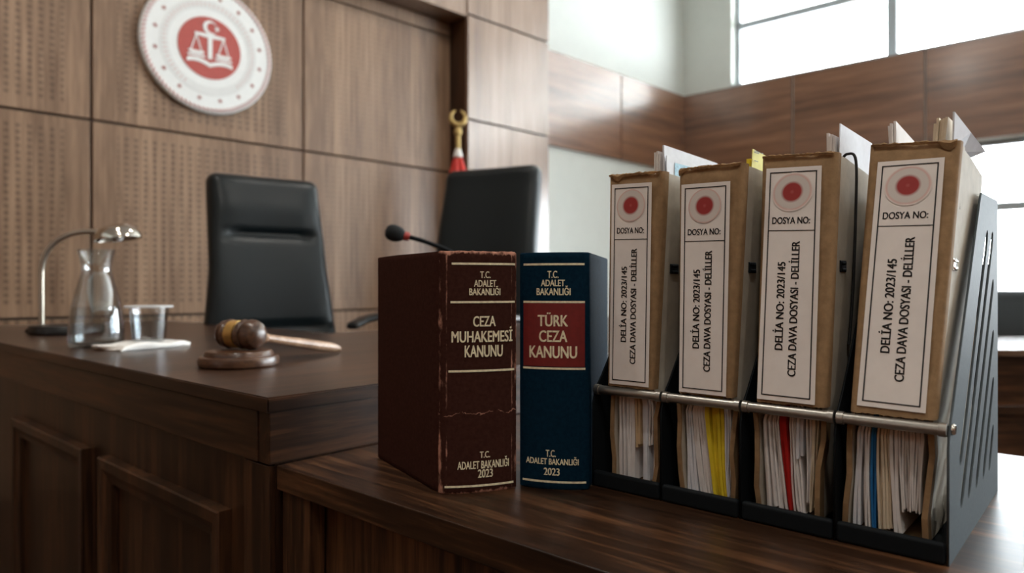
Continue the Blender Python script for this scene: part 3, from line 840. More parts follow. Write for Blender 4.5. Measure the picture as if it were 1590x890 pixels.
# ------------------------------------------------------------------ papers inside the files
def inner(fi, z):
    F = FILES[fi]
    if z < .105:
        u = (z - .0085) / (.0965); l = lerp(F['wl'][1], F['wl'][0], u) + .0050; r = lerp(F['wr'][1], F['wr'][0], u) - .0050
    else:
        u = (z - .105) / (.335 - .105); l = lerp(max(F['wl'][0], F['BL'][0]) + .0064, F['TL'][0] + .0064, u); r = lerp(min(F['wr'][0], F['BR'][0]) - .0064, F['TR'][0] - .0064, u)
    return l, r
def sheaf(name, label, cat, fi, mat, mid, bot, n=4, zb=.0095, ztop=.130, dfront=.007, dtop=None, top=None, cut=0, dback=.165, group=None, skew=0):
    """bundle of n sheets standing on edge; mid / bot / top are (left, right) fractions of the file's inner width"""
    F = FILES[fi]; top = top or mid
    zl = [zb, .02, .032, .045, .06, .075, .09, .105, .14, .21, .27, .338] ; zl = [z for z in zl if zb <= z < ztop - .004] + [ztop]
    rg = random.Random(hash((fi, round(mid[0] * 97), n)) & 1023)
    bm = bmesh.new()
    dtop = dtop if dtop is not None else .03
    t_ref = sum(inner(fi, .02)) / 2; base = None
    allv = []
    for i in range(n):
        jz = rg.random() * .0045 if i else 0; jd = rg.random() * .0055; jt = rg.random() * .006
        ph = rg.random() * 6
        rows = []
        for z in zl:
            l, r = inner(fi, z); w = r - l
            if z <= .105: u = ((z - .0085) / .0965) ** .72; fa = lerp(bot[0], mid[0], u); fb = lerp(bot[1], mid[1], u)
            else: u = max(0, (z - .14) / max(.01, (ztop - .14))); fa = lerp(mid[0], top[0], u); fb = lerp(mid[1], top[1], u)
            a_ = l + w * (fa + (fb - fa) * i / n); b_ = l + w * (fa + (fb - fa) * (i + .86) / n)
            wv = .0004 * math.sin(z * 70 + ph) if z < .1 else 0
            d0 = dfront + jd if z < .11 else lerp(dfront + jd, max(dtop, F['lean'] * (z - .105) + .004) + jd, min(1, (z - .11) / .15))
            zz = z + (jz if z == zb else 0) - (jt if z == ztop else 0)
            dk = dback
            row = []
            for q, d in enumerate((d0, lerp(d0, dk, .5), dk)):
                z3 = zz - (cut * (d - d0) if z == ztop else 0)
                sk = skew * (d - d0) if z == ztop else 0
                row.append((bm.verts.new((a_ + wv + sk, d, z3)), bm.verts.new((b_ + wv + sk, d, z3))))
            rows.append(row)
        for p_, q_ in zip(rows, rows[1:]):
            for s in range(2):
                bm.faces.new((p_[s][0], p_[s + 1][0], q_[s + 1][0], q_[s][0])); bm.faces.new((p_[s][1], q_[s][1], q_[s + 1][1], p_[s + 1][1]))
            bm.faces.new((p_[0][0], q_[0][0], q_[0][1], p_[0][1])); bm.faces.new((p_[2][0], p_[2][1], q_[2][1], q_[2][0]))
        for row in (rows[0], rows[-1]):
            for s in range(2): bm.faces.new((row[s][0], row[s][1], row[s + 1][1], row[s + 1][0]))
    tb = sum(inner(fi, zb)) / 2
    bmesh.ops.translate(bm, verts=bm.verts, vec=(-tb, -dfront, -zb))
    o = obj(name, bm, mat, None, tuple(rack_pt(tb, dfront, zb)), TH_O)
    return tag(o, label, cat, group)

S = sheaf
# first file
S('paper_sheaf', 'thick white paper bundle filling the left half below the first case file', 'papers', 0, 'paper', (.0, .44), (.0, .50), 9)
S('paper_sheaf', 'tan card slip hanging short between white papers below the first case file', 'papers', 0, 'paper_tan', (.47, .60), (.53, .68), 2, .045, .130, .005)
S('paper_sheaf', 'white papers right of the tan slip, rising above the first file', 'papers', 0, 'paper_cool', (.62, .77), (.69, .86), 2, .0095, .372, .008, .052, (.60, .66), .02, .185)
S('paper_sheaf', 'short white sheets near the right board below the first case file', 'papers', 0, 'paper', (.79, .90), (.87, .93), 2, .048, .130, .006)
S('paper_sheaf', 'narrow white sheets against the right board below the first case file', 'papers', 0, 'paper', (.92, .99), (.94, .995), 2, .016, .130, .008)
S('paper_sheaf', 'uneven stack of white sheets poking up at the left above the first file', 'papers', 0, 'paper', (.455, .465), (.505, .525), 4, .105, .362, .03, .050, (.44, .59), .0, .12)
S('paper_sheaf', 'white sheet with a pale blue printed chart rising behind the first file', 'papers', 0, 'paper_cool', (.775, .785), (.845, .855), 1, .012, .3615, .010, .050, (.72, .735), .0, .185)
# second file
S('paper_sheaf', 'grey white sheets against the left board below the second case file', 'papers', 1, 'paper_cool', (.01, .10), (.0, .27), 3)
S('paper_sheaf', 'white papers curving right beside the yellow folder below the second file', 'papers', 1, 'paper', (.11, .42), (.29, .66), 5)
S('paper_folder', 'bright yellow folder, left of two, slanting below the second case file', 'folder', 1, 'paper_yellow', (.43, .65), (.67, .82), 2, .0095, .130, .006)
S('paper_folder', 'bright yellow folder with pale fold, right of two, below the second case file', 'folder', 1, 'paper_yellow', (.66, .81), (.83, .95), 2, .0095, .130, .0055)
S('paper_sheaf', 'white sheets against the right board below the second case file', 'papers', 1, 'paper_cool', (.83, .97), (.957, .995), 3)
S('paper_sheaf', 'pale yellow sheet with faint printing sticking up between second and third files', 'papers', 1, 'paper_pale_yellow', (.815, .823), (.905, .915), 1, .10, .3575, .03, .055, (.90, .915), .07, .17)
S('paper_sheaf', 'small yellow slip standing just left of the pale yellow printed sheet', 'papers', 1, 'paper_yellow', (.81, .814), (.895, .90), 1, .10, .348, .03, .055, (.80, .88), .0, .08)
# third file
S('paper_sheaf', 'white sheets against the left board below the file with the cord', 'papers', 2, 'paper', (.0, .14), (.04, .28), 4)
S('paper_sheaf', 'white sheets just left of the red folder below the corded file', 'papers', 2, 'paper', (.15, .27), (.29, .52), 4)
S('paper_folder', 'red folder slanting between white papers below the third case file', 'folder', 2, 'paper_red', (.285, .44), (.53, .61), 2, .0095, .130, .006)
S('paper_sheaf', 'white paper bundle immediately right of the red folder', 'papers', 2, 'paper', (.45, .60), (.62, .86), 5)
S('paper_sheaf', 'short white sheets ending halfway down right of the red folder bundle', 'papers', 2, 'paper_cool', (.61, .73), (.70, .80), 2, .060, .130, .006)
S('paper_sheaf', 'white bundle slanting left near the right board below the corded file', 'papers', 2, 'paper', (.74, .86), (.88, .94), 4, .020, .130, .008)
S('paper_sheaf', 'cream sheets against the right board below the file with the cord', 'papers', 2, 'paper_cream', (.87, .98), (.945, .995), 3, .014)
S('paper_sheaf', 'uneven white stack poking up left above the file with the cord', 'papers', 2, 'paper', (.732, .737), (.865, .868), 4, .11, .362, .04, .070, (.72, .88), .0, .13)
S('paper_sheaf', 'tall white sheet sticking up right above the file with the cord', 'papers', 2, 'paper_cool', (.865, .869), (.934, .937), 1, .11, .3705, .04, .070, (.92, .94), .02, .185)
# fourth file
S('paper_sheaf', 'grey white sheets against the left board below the largest case file', 'papers', 3, 'paper_cool', (.0, .09), (.0, .12), 2)
S('paper_sheaf', 'thin white sheets left of the blue folder below the largest file', 'papers', 3, 'paper', (.10, .19), (.19, .28), 3)
S('paper_folder', 'blue folder curving between white papers below the largest case file', 'folder', 3, 'paper_blue', (.20, .28), (.30, .37), 2, .0095, .130, .0055)
S('paper_sheaf', 'cream papers immediately right of the blue folder', 'papers', 3, 'paper_cream', (.29, .46), (.40, .62), 5)
S('paper_sheaf', 'greyish white sheet between the cream papers and the thick white bundle', 'papers', 3, 'paper', (.47, .58), (.64, .76), 2)
S('paper_sheaf', 'thick white bundle ending short of the tray below the largest file', 'papers', 3, 'paper', (.60, .97), (.62 + .16, .98), 11, .030, .130, .008)
S('paper_sheaf', 'small stack of white sheets poking up left above the largest file', 'papers', 3, 'paper', (.185, .189), (.282, .286), 3, .11, .3685, .05, .090, (.02, .14), .10, .17)
S('paper_sheaf', 'stack of cream papers poking up right above the largest file', 'papers', 3, 'paper_cream', (.585, .59), (.763, .766), 5, .11, .364, .05, .088, (.66, .86), .0, .15)
S('paper_sheaf', 'tall torn white sheet slanting down behind the largest file at the far right', 'papers', 3, 'paper_cool', (.975, .980), (.985, .990), 1, .11, .371, .05, .090, (.90, .93), .30, .175, None, .15)

# printed marks on two of the sheets
for o in list(bpy.data.objects):
    if o.get('label', '').startswith('white sheet with a pale blue'):
        me = o.data; xs = max(v.co.x for v in me.vertices if v.co.z > .3)
        bm = bmesh.new(); y0 = .058
        strip(bm, y0, .300, y0 + .085, .338, lambda y, z: Vector((xs + .0006, y, z)), 1, 1)
        pr = obj('printed_chart', bm, 'print_blue', o); pr['label'] = 'pale blue printed chart'

    if o.get('label', '').startswith('pale yellow sheet'):
        xs = max(v.co.x for v in o.data.vertices if v.co.z > .23)
        bm = bmesh.new()
        for y0, y1, z in ((.031, .046, .2500), (.031, .043, .2485), (.049, .054, .2500), (.031, .041, .2400)):
            strip(bm, y0, z, y1, z + .0008, lambda y, z: Vector((xs + .0008, y, z)), 1, 1)
        pr = obj('printed_lines', bm, 'ink', o)

# ------------------------------------------------------------------ gavel and sound block
SB = Vector((-.455, 1.159, BENCH))
bm = bmesh.new()
lathe(bm, [(0, 0), (.0600, 0), (.0635, .003), (.0645, .011), (.0625, .0165), (.0555, .0180), (.0545, .0215), (.0520, .0255), (.0470, .0270), (0, .0270)], 56)
tag(obj('sound_block', bm, 'mallet', None, tuple(SB), smooth=35), 'round turned walnut sound block under the gavel on the bench', 'sound block')
hx = Vector((.90, -.43, 0)).normalized(); HR = .0250
slope = .175
hd = Vector((.43 * math.cos(slope), .90 * math.cos(slope), -math.sin(slope))).normalized()
GV = thing('gavel', 'wooden judge gavel with brass band resting on the round sound block', 'gavel', tuple(SB + Vector((.004, 0, .0272))), math.atan2(hx.y, hx.x))
ax_m = Matrix.Translation((0, 0, HR + .0003)) @ Matrix.Rotation(PI / 2, 4, 'Y')
bm = bmesh.new()
lathe(bm, [(0, -.044), (.012, -.0435), (.0195, -.041), (.0225, -.036), (.0225, -.0335), (.0195, -.0320), (.0235, -.029), (.0248, -.024), (.0225, -.0205), (.0215, -.019),
           (.0215, .001), (.0225, .003), (.0248, .007), (.0235, .012), (.0195, .0145), (.0225, .0165), (.0250, .0215), (.0246, .028), (.0215, .0360), (.014, .0420), (.006, .0440), (0, .0442)], 40, ax_m)
obj('head', bm, 'mallet', GV, smooth=30)
bm = bmesh.new(); lathe(bm, [(.0217, -.0185), (.0232, -.0180), (.0232, .0000), (.0217, .0005)], 40, ax_m); bo = obj('brass_band', bm, 'brass', GV, smooth=30); bo['label'] = 'shiny brass band'
# handle leaves the middle of the head at right angles to it
loc_h = Matrix.Rotation(-math.atan2(hx.y, hx.x), 3, 'Z') @ hd
rotm = Vector((0, 0, 1)).rotation_difference(loc_h).to_matrix().to_4x4()
bm = bmesh.new()
lathe(bm, [(0, .015), (.0062, .016), (.0068, .030), (.0070, .045), (.0100, .0475), (.0108, .051), (.0085, .0545), (.0070, .057), (.0072, .075), (.0085, .13), (.0098, .19), (.0098, .225), (.0078, .243), (.0062, .2445), (.0066, .250), (.0045, .2545), (0, .2555)], 24,
      Matrix.Translation((0, 0, HR)) @ rotm)
obj('handle', bm, 'handle_wood', GV, smooth=30)

# ------------------------------------------------------------------ carafe, cup, napkin, desk lamp
CA = thing('carafe', 'glass water carafe half full, standing beside the lamp on the bench', 'carafe', (-.914, 1.53, BENCH))
prof_o = [(0, 0), (.046, 0), (.0525, .003), (.0548, .010), (.0545, .03), (.0530, .06), (.0490, .088), (.0415, .12), (.0335, .148), (.0300, .163), (.0295, .172), (.0315, .188), (.0345, .202), (.0370, .212)]
prof_i = [(max(0, r - .0026), z) for r, z in prof_o[::-1] if z > .01] + [(.050, .010), (.046, .0065), (0, .006)]
bm = bmesh.new(); lathe(bm, prof_o + [(.0362, .2135), (.0348, .2125)] + prof_i[1:], 48); obj('glass_body', bm, 'glass', CA, smooth=40)
def ri(z):
    for (r0, z0), (r1, z1) in zip(prof_o[2:], prof_o[3:]):
        if z0 <= z <= z1: return lerp(r0, r1, (z - z0) / (z1 - z0)) - .0029
    return .045
bm = bmesh.new(); lathe(bm, [(0, .0065), (.044, .0068)] + [(ri(z), z) for z in (.012, .03, .05, .07, .0875)] + [(0, .0875)], 48); obj('water', bm, 'water', CA, smooth=40)

NP = bmesh.new()
rn = random.Random(4)
def npf(v):
    x, y, z = v
    return Vector((x * (1 + .07 * math.sin(y * 55)) + .006 * math.sin(y * 60 + z * 200), y * (1 + .12 * math.sin(x * 38 + 1)), z + (.0022 * math.sin(x * 62 + y * 50) + .0022 * math.sin(y * 90 + x * 25) - .003 * (abs(x) / .085) ** 2) * (1 if z > .004 else 0)))
rbox(NP, (0, 0, .0065), (.178, .088, .013), .005, 3, (10, 8, 1), npf)
NC = Vector((-.787, 1.500, BENCH))
tag(obj('napkin', NP, 'tissue', None, tuple(NC), R(65.8), smooth=60), 'folded white paper napkin under the plastic cup on the bench', 'napkin')
CU = thing('plastic_cup', 'clear plastic cup of water standing on the white napkin', 'cup', (-.789, 1.512, BENCH + .0138))
po = [(0, 0), (.030, 0), (.0325, .002), (.0345, .02), (.0365, .045), (.0385, .068), (.0385, .0725), (.0372, .0725)]
pi_ = [(.0352, .045), (.0333, .02), (.0312, .0035), (0, .0025)]
bm = bmesh.new(); lathe(bm, po + pi_, 40); obj('cup_body', bm, 'clear_plastic', CU, smooth=40)
bm = bmesh.new(); lathe(bm, [(.0372, .0725), (.0480, .0725), (.0485, .0755), (.0472, .0770), (.0385, .0760), (.0372, .0755)], 40, None, True); obj('rim', bm, 'milky', CU, smooth=40)
bm = bmesh.new(); lathe(bm, [(0, .003), (.0305, .0038), (.0328, .02), (.0347, .045), (.0356, .058), (0, .058)], 40); obj('water', bm, 'water', CU, smooth=40)

LA = thing('desk_lamp', 'small metal gooseneck desk lamp with domed shade at the left of the bench', 'lamp', (-1.30, 1.955, BENCH), R(0))
bm = bmesh.new(); lathe(bm, [(0, 0), (.088, 0), (.092, .004), (.092, .018), (.088, .024), (.03, .027), (0, .027)], 48); lo = obj('base', bm, 'black_plastic', LA, smooth=40, loc=(.05, 0, 0))
bm = bmesh.new()
arc_ = [(-.022, 0, .02), (-.022, 0, .15), (-.020, 0, .19), (-.008, 0, .228), (.018, 0, .258), (.055, 0, .278), (.095, 0, .286), (.135, 0, .286)]
tube(bm, smooth_path(arc_, 8), .0068, 14); obj('neck', bm, 'lamp_metal', LA, smooth=60)
bm = bmesh.new()
sh = Matrix.Translation((.192, 0, .262)) @ Matrix.Rotation(R(-7), 4, 'Y') @ Matrix.Diagonal((1.12, .95, 1, 1))
lathe(bm, [(0, .046), (.015, .045), (.032, .040), (.046, .030), (.055, .016), (.0575, .003), (.0560, .002), (.0530, .015), (.0445, .028), (.031, .0375), (0, .043)], 40, sh)
obj('shade', bm, 'chrome', LA, smooth=40)
bm = bmesh.new(); lathe(bm, [(0, -.004), (.010, -.002), (.015, .008), (.014, .018), (.009, .026), (.008, .042), (0, .042)], 20, sh); obj('bulb', bm, 'tissue', LA, smooth=40)
bm = bmesh.new(); tube(bm, smooth_path([(-.04, 0, .012), (-.065, .01, .010), (-.085, .03, .0045), (-.11, .08, .0045), (-.12, .14, .0045)], 6), .004, 8); obj('power_cord', bm, 'rubber', LA, smooth=60)

# ------------------------------------------------------------------ desk microphone
MC = thing('desk_microphone', 'black gooseneck microphone with red ring, standing behind the maroon book', 'microphone', (-.085, 1.52, BENCH - .000))
bm = bmesh.new(); rbox(bm, (0, 0, .012), (.10, .12, .024), .008, 3); obj('base', bm, 'black_plastic', MC, smooth=40)
bm = bmesh.new()
mp = smooth_path([(0, 0, .02), (0, 0, .10), (-.012, -.002, .17), (-.045, -.008, .205), (-.10, -.016, .228), (-.142, -.02, .2400)], 8)
tube(bm, mp, .0048, 10); obj('gooseneck', bm, 'black_metal', MC, smooth=60)
mdir = (Vector(mp[-1]) - Vector(mp[-3])).normalized(); mrot = Vector((0, 0, 1)).rotation_difference(mdir).to_matrix().to_4x4()
mm = Matrix.Translation(mp[-1]) @ mrot
bm = bmesh.new(); lathe(bm, [(0, -.006), (.0085, -.006), (.0095, 0), (.0095, .005), (0, .005)], 20, mm); ro = obj('light_ring', bm, 'mic_red', MC, smooth=40); ro['label'] = 'red ring below the foam head'
bm = bmesh.new(); lathe(bm, [(0, .004), (.009, .005), (.0145, .012), (.0180, .022), (.0185, .030), (.0165, .039), (.011, .045), (0, .048)], 28, mm); obj('foam_head', bm, 'mic_foam', MC, smooth=60)

# ------------------------------------------------------------------ chairs
def chair(label, loc, rotz, top_z, wide, seams, arms_z, group=None, name='office_chair', seat_z=.56, lean=.10):
    root = thing(name, label, 'chair', loc, rotz, group)
    zb = seat_z + .04; H = top_z - zb; yb = .25
    def wmap(v):
        x, y, z = v; u = (z - zb) / H
        half = lerp(wide[0], wide[1], min(1, u / .55)) if u < .55 else lerp(wide[1], wide[2], (u - .55) / .45)
        xn = x / .25
        front = y < yb
        yy = y + lean * (u - .4) - .03 * math.sin(PI * min(1, u * 1.1)) + .018 * xn * xn * -1
        if front:
            bul = .016 * (1 - abs(xn) ** 4)
            if seams:
                def s_(c, w): return math.exp(-((u - c) / w) ** 2)
                inside = 1 - min(1, max(0, (abs(xn) - .62) / .2))
                yy += -.020 * (1 - abs(xn) ** 6) * math.exp(-((u - .865) / .10) ** 2)
                yy += .026 * s_(.715, .018) * inside + .020 * s_(.285, .016) * inside
            yy -= bul
        return Vector((x / .25 * half, yy, z))
    bm = bmesh.new(); rbox(bm, (0, yb, zb + H / 2), (.5, .085, H), .040, 4, (14, 1, 44), wmap); obj('backrest', bm, 'leather', root, smooth=50)
    def smap(v):
        x, y, z = v
        return Vector((x, y, z + (.012 * (1 - (x / .26) ** 2) if z > seat_z else 0) - (.02 * max(0, (-y - .15) / .1))))
    bm = bmesh.new(); rbox(bm, (0, 0, seat_z), (.52, .50, .10), .045, 4, (8, 8, 1), smap); obj('seat', bm, 'leather', root, smooth=50)
    for s in (-1, 1):
        bm = bmesh.new(); rbox(bm, (s * .285, -.07, arms_z), (.055, .50, .026), .012, 3, (1, 8, 1), lambda v: Vector((v.x, v.y, v.z - 1.0 * max(0, -.14 - v.y) ** 2 - .6 * max(0, v.y - .05) ** 2)))
        ao = obj('armrest', bm, 'black_plastic', root, smooth=50)
        bm = bmesh.new(); tube(bm, smooth_path([(s * .20, -.02, seat_z - .05), (s * .27, -.04, seat_z - .035), (s * .29, -.06, seat_z + .03), (s * .288, -.03, arms_z - .012)], 6), .014, 10); obj('arm_bracket', bm, 'steel', ao, smooth=60)
    bm = bmesh.new(); lathe(bm, [(0, .09), (.03, .09), (.03, .30), (.022, .31), (.022, seat_z - .08), (.09, seat_z - .06), (.09, seat_z - .045), (0, seat_z - .045)], 24); obj('gas_column', bm, 'black_metal', root, smooth=40)
    for q in range(5):
        an = 2 * PI * q / 5
        bm = bmesh.new(); tube(bm, [(.02 * math.cos(an), .02 * math.sin(an), .12), (.31 * math.cos(an), .31 * math.sin(an), .085)], [.022, .015], 10); lg = obj('leg', bm, 'black_metal', root, smooth=60)
        bm = bmesh.new(); lathe(bm, [(0, -.022), (.026, -.022), (.030, -.016), (.030, .016), (.026, .022), (0, .022)], 18, Matrix.Translation((.31 * math.cos(an), .31 * math.sin(an), .030)) @ Matrix.Rotation(an + PI / 2, 4, 'Z') @ Matrix.Rotation(PI / 2, 4, 'Y')); obj('caster', bm, 'black_plastic', lg, smooth=40)
    return root

th = math.atan2(.618, .786)
f_ = Vector((.618, -.786))
chair('black leather judge chair with padded headrest behind the gavel', (-.915 + .25 * f_.x, 2.60 + .25 * f_.y, 0), th, 1.386, (.262, .215, .205), True, .70)
th = math.atan2(-.43, .903); f_ = Vector((-.43, -.903))
chair('plain black leather judge chair behind the law books in front of the flag', (-.10 + .25 * f_.x, 3.0 + .25 * f_.y, 0), th, 1.490, (.245, .240, .225), False, .855, seat_z=.60)

# ------------------------------------------------------------------ wall emblem
EM = thing('wall_emblem', 'round white and red justice emblem with scales on the wood wall', 'emblem', (0, 0, 0), TH_W)
EM.location = tuple(wall_pt(-.539, -.003, EYE + (445 - 77.5) / 1080 * 3.625))
ER = .336
def flat(pts, y, bm, y2=None):
    """thin raised shape on the disc from (x, z) points"""
    y2 = y + .002 if y2 is None else y2
    a_ = [bm.verts.new((x * ER, y, z * ER)) for x, z in pts]; b_ = [bm.verts.new((x * ER, y2, z * ER)) for x, z in pts]
    bm.faces.new(a_); bm.faces.new(b_[::-1])
    for i in range(len(pts)):
        j = (i + 1) % len(pts); bm.faces.new((a_[i], b_[i], b_[j], a_[j]))
toface = Matrix.Rotation(PI / 2, 4, 'X')      # lathe axis +Z -> -Y (towards the room)
bm = bmesh.new(); lathe(bm, [(0, 0), (ER * .985, 0), (ER, .004), (ER, .022), (ER * .985, .029), (ER * .90, .030), (0, .030)], 72, toface); obj('disc', bm, 'emblem_white', EM, smooth=35)
bm = bmesh.new(); lathe(bm, [(ER * .60, .0295), (ER * .60, .0315), (ER * .73, .0315), (ER * .73, .0295)], 72, toface, True); obj('grey_ring', bm, 'emblem_grey', EM)
bm = bmesh.new(); lathe(bm, [(0, .030), (ER * .475, .030), (ER * .475, .0325), (0, .0325)], 72, toface); obj('red_field', bm, 'emblem_red', EM)
bm = bmesh.new()
for i in range(90):
    an = 2 * PI * i / 90
    p0 = Vector((math.cos(an - .02) * ER * .925, -.0305, math.sin(an - .02) * ER * .925)); p1 = Vector((math.cos(an + .03) * ER * .975, -.0300, math.sin(an + .03) * ER * .975))
    tube(bm, [p0, p1], .0058, 6)
obj('rope_border', bm, 'emblem_rope', EM)
def star_pts(cx, cz, r, rot=0): return [(cx + (r if i % 2 == 0 else r * .4) * math.sin(rot + PI * i / 5), cz + (r if i % 2 == 0 else r * .4) * math.cos(rot + PI * i / 5)) for i in range(10)]
for i in range(16):
    an = 2 * PI * (i + .5) / 16
    bm = bmesh.new(); flat(star_pts(math.sin(an) * .80, math.cos(an) * .80, .042, an), -.0318, bm, -.0298); obj('star', bm, 'emblem_star', EM)
bm = bmesh.new()
for i in range(64):
    an = 2 * PI * i / 64
    if 25 < i % 64 < 38: continue
    c, s = math.sin(an), math.cos(an); hgt = .028; wd_ = .011
    flat([(c * (.665 - hgt) - s * wd_, s * (.665 - hgt) + c * wd_), (c * (.665 + hgt) - s * wd_, s * (.665 + hgt) + c * wd_), (c * (.665 + hgt) + s * wd_ * .2, s * (.665 + hgt) - c * wd_ * .2), (c * (.665 - hgt) + s * wd_ * .2, s * (.665 - hgt) - c * wd_ * .2)], -.0325, bm, -.0312)
obj('ring_marks', bm, 'emblem_rope', EM)
bm = bmesh.new(); yf, yk = -.0355, -.0322
cres = [(.0 + .105 * math.cos(a_), .315 + .105 * math.sin(a_)) for a_ in [R(35 + 290 * i / 24) for i in range(25)]]
cres += [(.028 + .078 * math.cos(a_), .315 + .078 * math.sin(a_)) for a_ in [R(330 - 300 * i / 24) for i in range(25)]]
flat(cres, yf, bm, yk); flat(star_pts(.105, .315, .045, PI / 10), yf, bm, yk)
obj('crescent_star', bm, 'emblem_white', EM)
bm = bmesh.new()
flat([(-.033, -.17), (-.033, .15), (-.225, .165), (-.23, .205), (.0, .215), (.23, .205), (.225, .165), (.033, .15), (.033, -.17)], yf, bm, yk)
for s in (-1, 1):
    for a_ in (-.085, .085):
        x0, x1 = s * .205, s * .205 + a_
        flat([(x0 - .009, .175), (x0 + .009, .175), (x1 + .009, -.10), (x1 - .009, -.10)], yf + .001, bm, yk)
    flat([(s * .205 - .12, -.075), (s * .205 + .12, -.075), (s * .205 + .115, -.10), (s * .205 + .07, -.125), (s * .205 - .07, -.125), (s * .205 - .115, -.10)], yf, bm, yk)
    flat([(s * .205 - .13, -.135), (s * .205 + .13, -.135), (s * .205 + .13, -.165), (s * .205 - .13, -.165)], yf, bm, yk)
obj('scales', bm, 'emblem_white', EM)
bm = bmesh.new()
for s in (-1, 1):
    up = [(s * t * .34, -.235 + .045 * math.sin(t * PI * .9) + .02 * t) for t in [i / 10 for i in range(11)]]
    dn = [(x * 1.02, z - .06) for x, z in up[::-1]]
    flat(up + dn, yf, bm, yk)
obj('open_book', bm, 'emblem_white', EM)

# ------------------------------------------------------------------ flag on its pole
FPt = wall_pt(.853, -.36)
FL = thing('flag', 'furled red and white flag on a brass pole with crescent finial in the wall corner', 'flag', (FPt.x, FPt.y, 0))
bm = bmesh.new(); lathe(bm, [(0, 0), (.16, 0), (.16, .015), (.06, .04), (.03, .07), (0, .07)], 32); obj('stand', bm, 'brass', FL, smooth=40)
zt = EYE + (445 - 172) / 1080 * 4.36
bm = bmesh.new(); lathe(bm, [(0, .06), (.016, .06), (.016, zt - .16), (.024, zt - .155), (.026, zt - .13), (.018, zt - .115), (0, zt - .115)], 20); obj('pole', bm, 'gold_dull', FL, smooth=40)
bm = bmesh.new()
for i in range(28):
    pass
ring = [Vector((math.sin(R(18 + 324 * i / 28)) * .045 * 1.0, math.sin(R(18 + 324 * i / 28)) * .0, zt - .05 + math.cos(R(18 + 324 * i / 28)) * .045)) for i in range(29)]
cc, ss = math.cos(TH_W * .3), math.sin(TH_W * .3)
ring = [Vector((p.x * cc, p.x * ss, p.z)) for p in ring]
tube(bm, ring, [.006 + .012 * math.sin(PI * i / 28) for i in range(29)], 10)
tube(bm, [(0, 0, zt - .12), (0, 0, zt - .085)], .012, 10)
obj('finial', bm, 'gold_dull', FL, smooth=60)
bm = bmesh.new(); rings = []
for k in range(14):
    u = k / 13; z = lerp(zt - .30, .55, u); rr_ = lerp(.022, .12, min(1, u * 1.6) ** .7)
    rings.append([bm.verts.new((math.cos(2 * PI * i / 40) * rr_ * (1 + .28 * math.sin(i / 40 * 2 * PI * 6 + u * 2)) + .02 * u, math.sin(2 * PI * i / 40) * rr_ * .8 * (1 + .28 * math.sin(i / 40 * 2 * PI * 6 + u * 2)), z)) for i in range(40)])
for a_, b_ in zip(rings, rings[1:]):
    for i in range(40): bm.faces.new((a_[i], a_[(i + 1) % 40], b_[(i + 1) % 40], b_[i]))
bm.faces.new(rings[0]); bm.faces.new(rings[-1][::-1])
obj('cloth', bm, 'flag_red', FL, smooth=70)
bm = bmesh.new(); lathe(bm, [(.0165, zt - .245), (.018, zt - .25), (.028, zt - .28), (.030, zt - .295), (.020, zt - .298), (.0165, zt - .298)], 20, None, True); hb = obj('heading', bm, 'tissue', FL, smooth=50); hb['label'] = 'white heading at the top of the flag'

# ------------------------------------------------------------------ counsel table and chair by the windows
CT = thing('counsel_table', 'dark wood counsel table by the windows, with reflected daylight tinted into its top, behind the file rack', 'table', (2.55, 2.6, 0), R(-2))
bm = bmesh.new(); rbox(bm, (0, 0, .752), (1.9, .64, .022), .003); ct = obj('table_top', bm, 'table', CT)
bm = bmesh.new(); box(bm, -.92, .92, -.29, -.27, .12, .741); obj('modesty_panel', bm, 'benchX', CT)
bm = bmesh.new(); rbox(bm, (0, -.30, .56), (1.84, .02, .03), .004); obj('front_rail', bm, 'benchX', CT)
for s in (-1, 1):
    bm = bmesh.new(); box(bm, s * .91 - .015, s * .91 + .015, -.265, .29, 0, .741); obj('end_support', bm, 'benchZ', CT)
chair('low black leather chair behind the counsel table by the lower window', (2.46, 3.12, 0), R(0), .955, (.25, .26, .25), False, .62, seat_z=.45, lean=.05)

# ------------------------------------------------------------------ ceiling lamps of the room
lamp_xy = [(-1.4, 1.2), (.9, 2.9), (-.2, -1.2), (2.2, .2), (.8, -3.2), (4.4, -1.4)]
for i, (x, y) in enumerate(lamp_xy):
    cl = thing('ceiling_light', 'round white ceiling downlight over the courtroom', 'ceiling light', (x, y, CEIL), 0, 'ceiling downlights')
    bm = bmesh.new(); lathe(bm, [(.15, 0), (.17, 0), (.17, -.03), (.15, -.035)], 40, None, True); obj('trim_ring', bm, 'win_frame', cl, smooth=40)
    bm = bmesh.new(); lathe(bm, [(0, -.020), (.15, -.020), (.15, -.002), (0, -.002)], 40); obj('diffuser', bm, 'lit', cl)
    ld = bpy.data.lights.new('downlight', 'AREA'); ld.shape = 'DISK'; ld.size = .28; ld.energy = 15; ld.color = (1, .95, .89)
    lo = bpy.data.objects.new('downlight', ld); C.objects.link(lo); lo.parent = cl; lo.location = (0, 0, -.04)

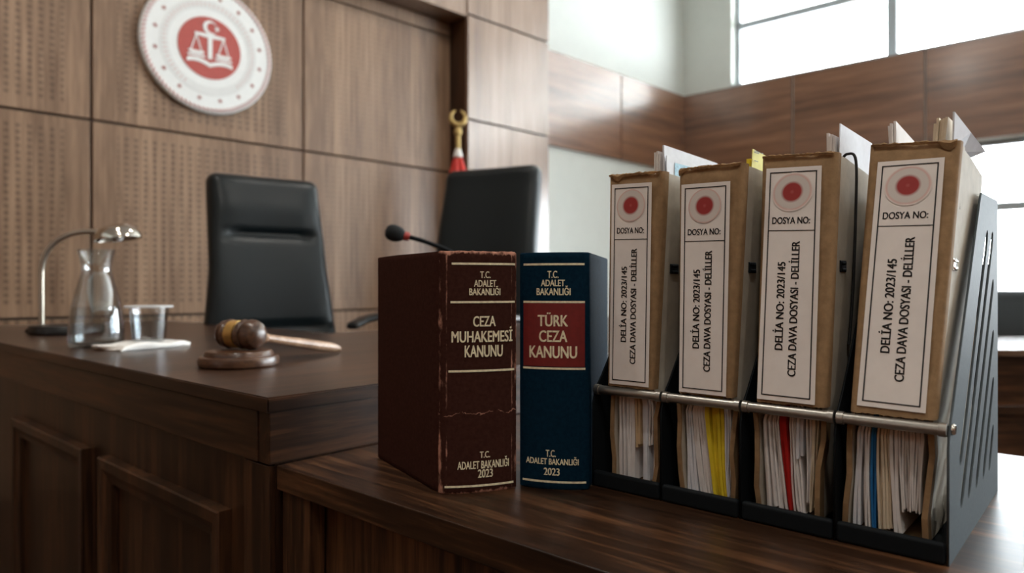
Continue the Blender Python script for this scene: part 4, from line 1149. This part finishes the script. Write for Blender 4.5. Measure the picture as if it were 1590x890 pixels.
# ------------------------------------------------------------------ daylight: overcast sky outside, portals at the windows
w = bpy.data.worlds.new('overcast'); bpy.context.scene.world = w; w.use_nodes = True
nt = w.node_tree; bg = nt.nodes['Background']
tc = nt.nodes.new('ShaderNodeTexCoord'); n = nt.nodes.new('ShaderNodeTexNoise'); n.inputs['Scale'].default_value = 2.5
nt.links.new(tc.outputs['Generated'], n.inputs['Vector'])
nt.links.new(ramp(nt, n.outputs['Fac'], [(.3, (.84, .93, 1, 1)), (.7, (.97, .985, 1, 1))]), bg.inputs['Color'])
bg.inputs['Strength'].default_value = 17.0
for (x0, x1, z0, z1) in ((UP0, UP1, UZ0, UZ1), (LO0, LO1, LZ0, LZ1)):
    ld = bpy.data.lights.new('window_portal', 'AREA'); ld.shape = 'RECTANGLE'; ld.size = x1 - x0; ld.size_y = z1 - z0
    ld.cycles.is_portal = True
    lo = bpy.data.objects.new('window_portal', ld); C.objects.link(lo)
    c, s = math.cos(TH_R), math.sin(TH_R); xm = (x0 + x1) / 2; ym = T + .02
    lo.matrix_world = Matrix.Translation((CORN[0] + c * xm - s * ym, CORN[1] + s * xm + c * ym, (z0 + z1) / 2)) @ Matrix.Rotation(TH_R, 4, 'Z') @ Matrix.Rotation(-PI / 2, 4, 'X')

# ------------------------------------------------------------------ camera and view
cam = bpy.data.cameras.new('camera'); co = bpy.data.objects.new('camera', cam); C.objects.link(co)
co.location = (0, 0, EYE); co.rotation_euler = (PI / 2, 0, 0)
cam.sensor_width = 36; cam.lens = 1080 / 1590 * 36; cam.clip_start = .02
cam.dof.use_dof = True; cam.dof.focus_distance = .67; cam.dof.aperture_fstop = 4.9
sc = bpy.context.scene
sc.camera = co
sc.view_settings.view_transform = 'Standard'; sc.view_settings.look = 'None'
sc.view_settings.gamma = 1; sc.view_settings.use_curve_mapping = False
sc.view_settings.exposure = 0.80
sc.cycles.max_bounces = 10; sc.cycles.diffuse_bounces = 5; sc.cycles.glossy_bounces = 5; sc.cycles.transmission_bounces = 10; sc.cycles.transparent_max_bounces = 10
sc.cycles.caustics_reflective = False; sc.cycles.caustics_refractive = False
sc.cycles.sample_clamp_indirect = 6
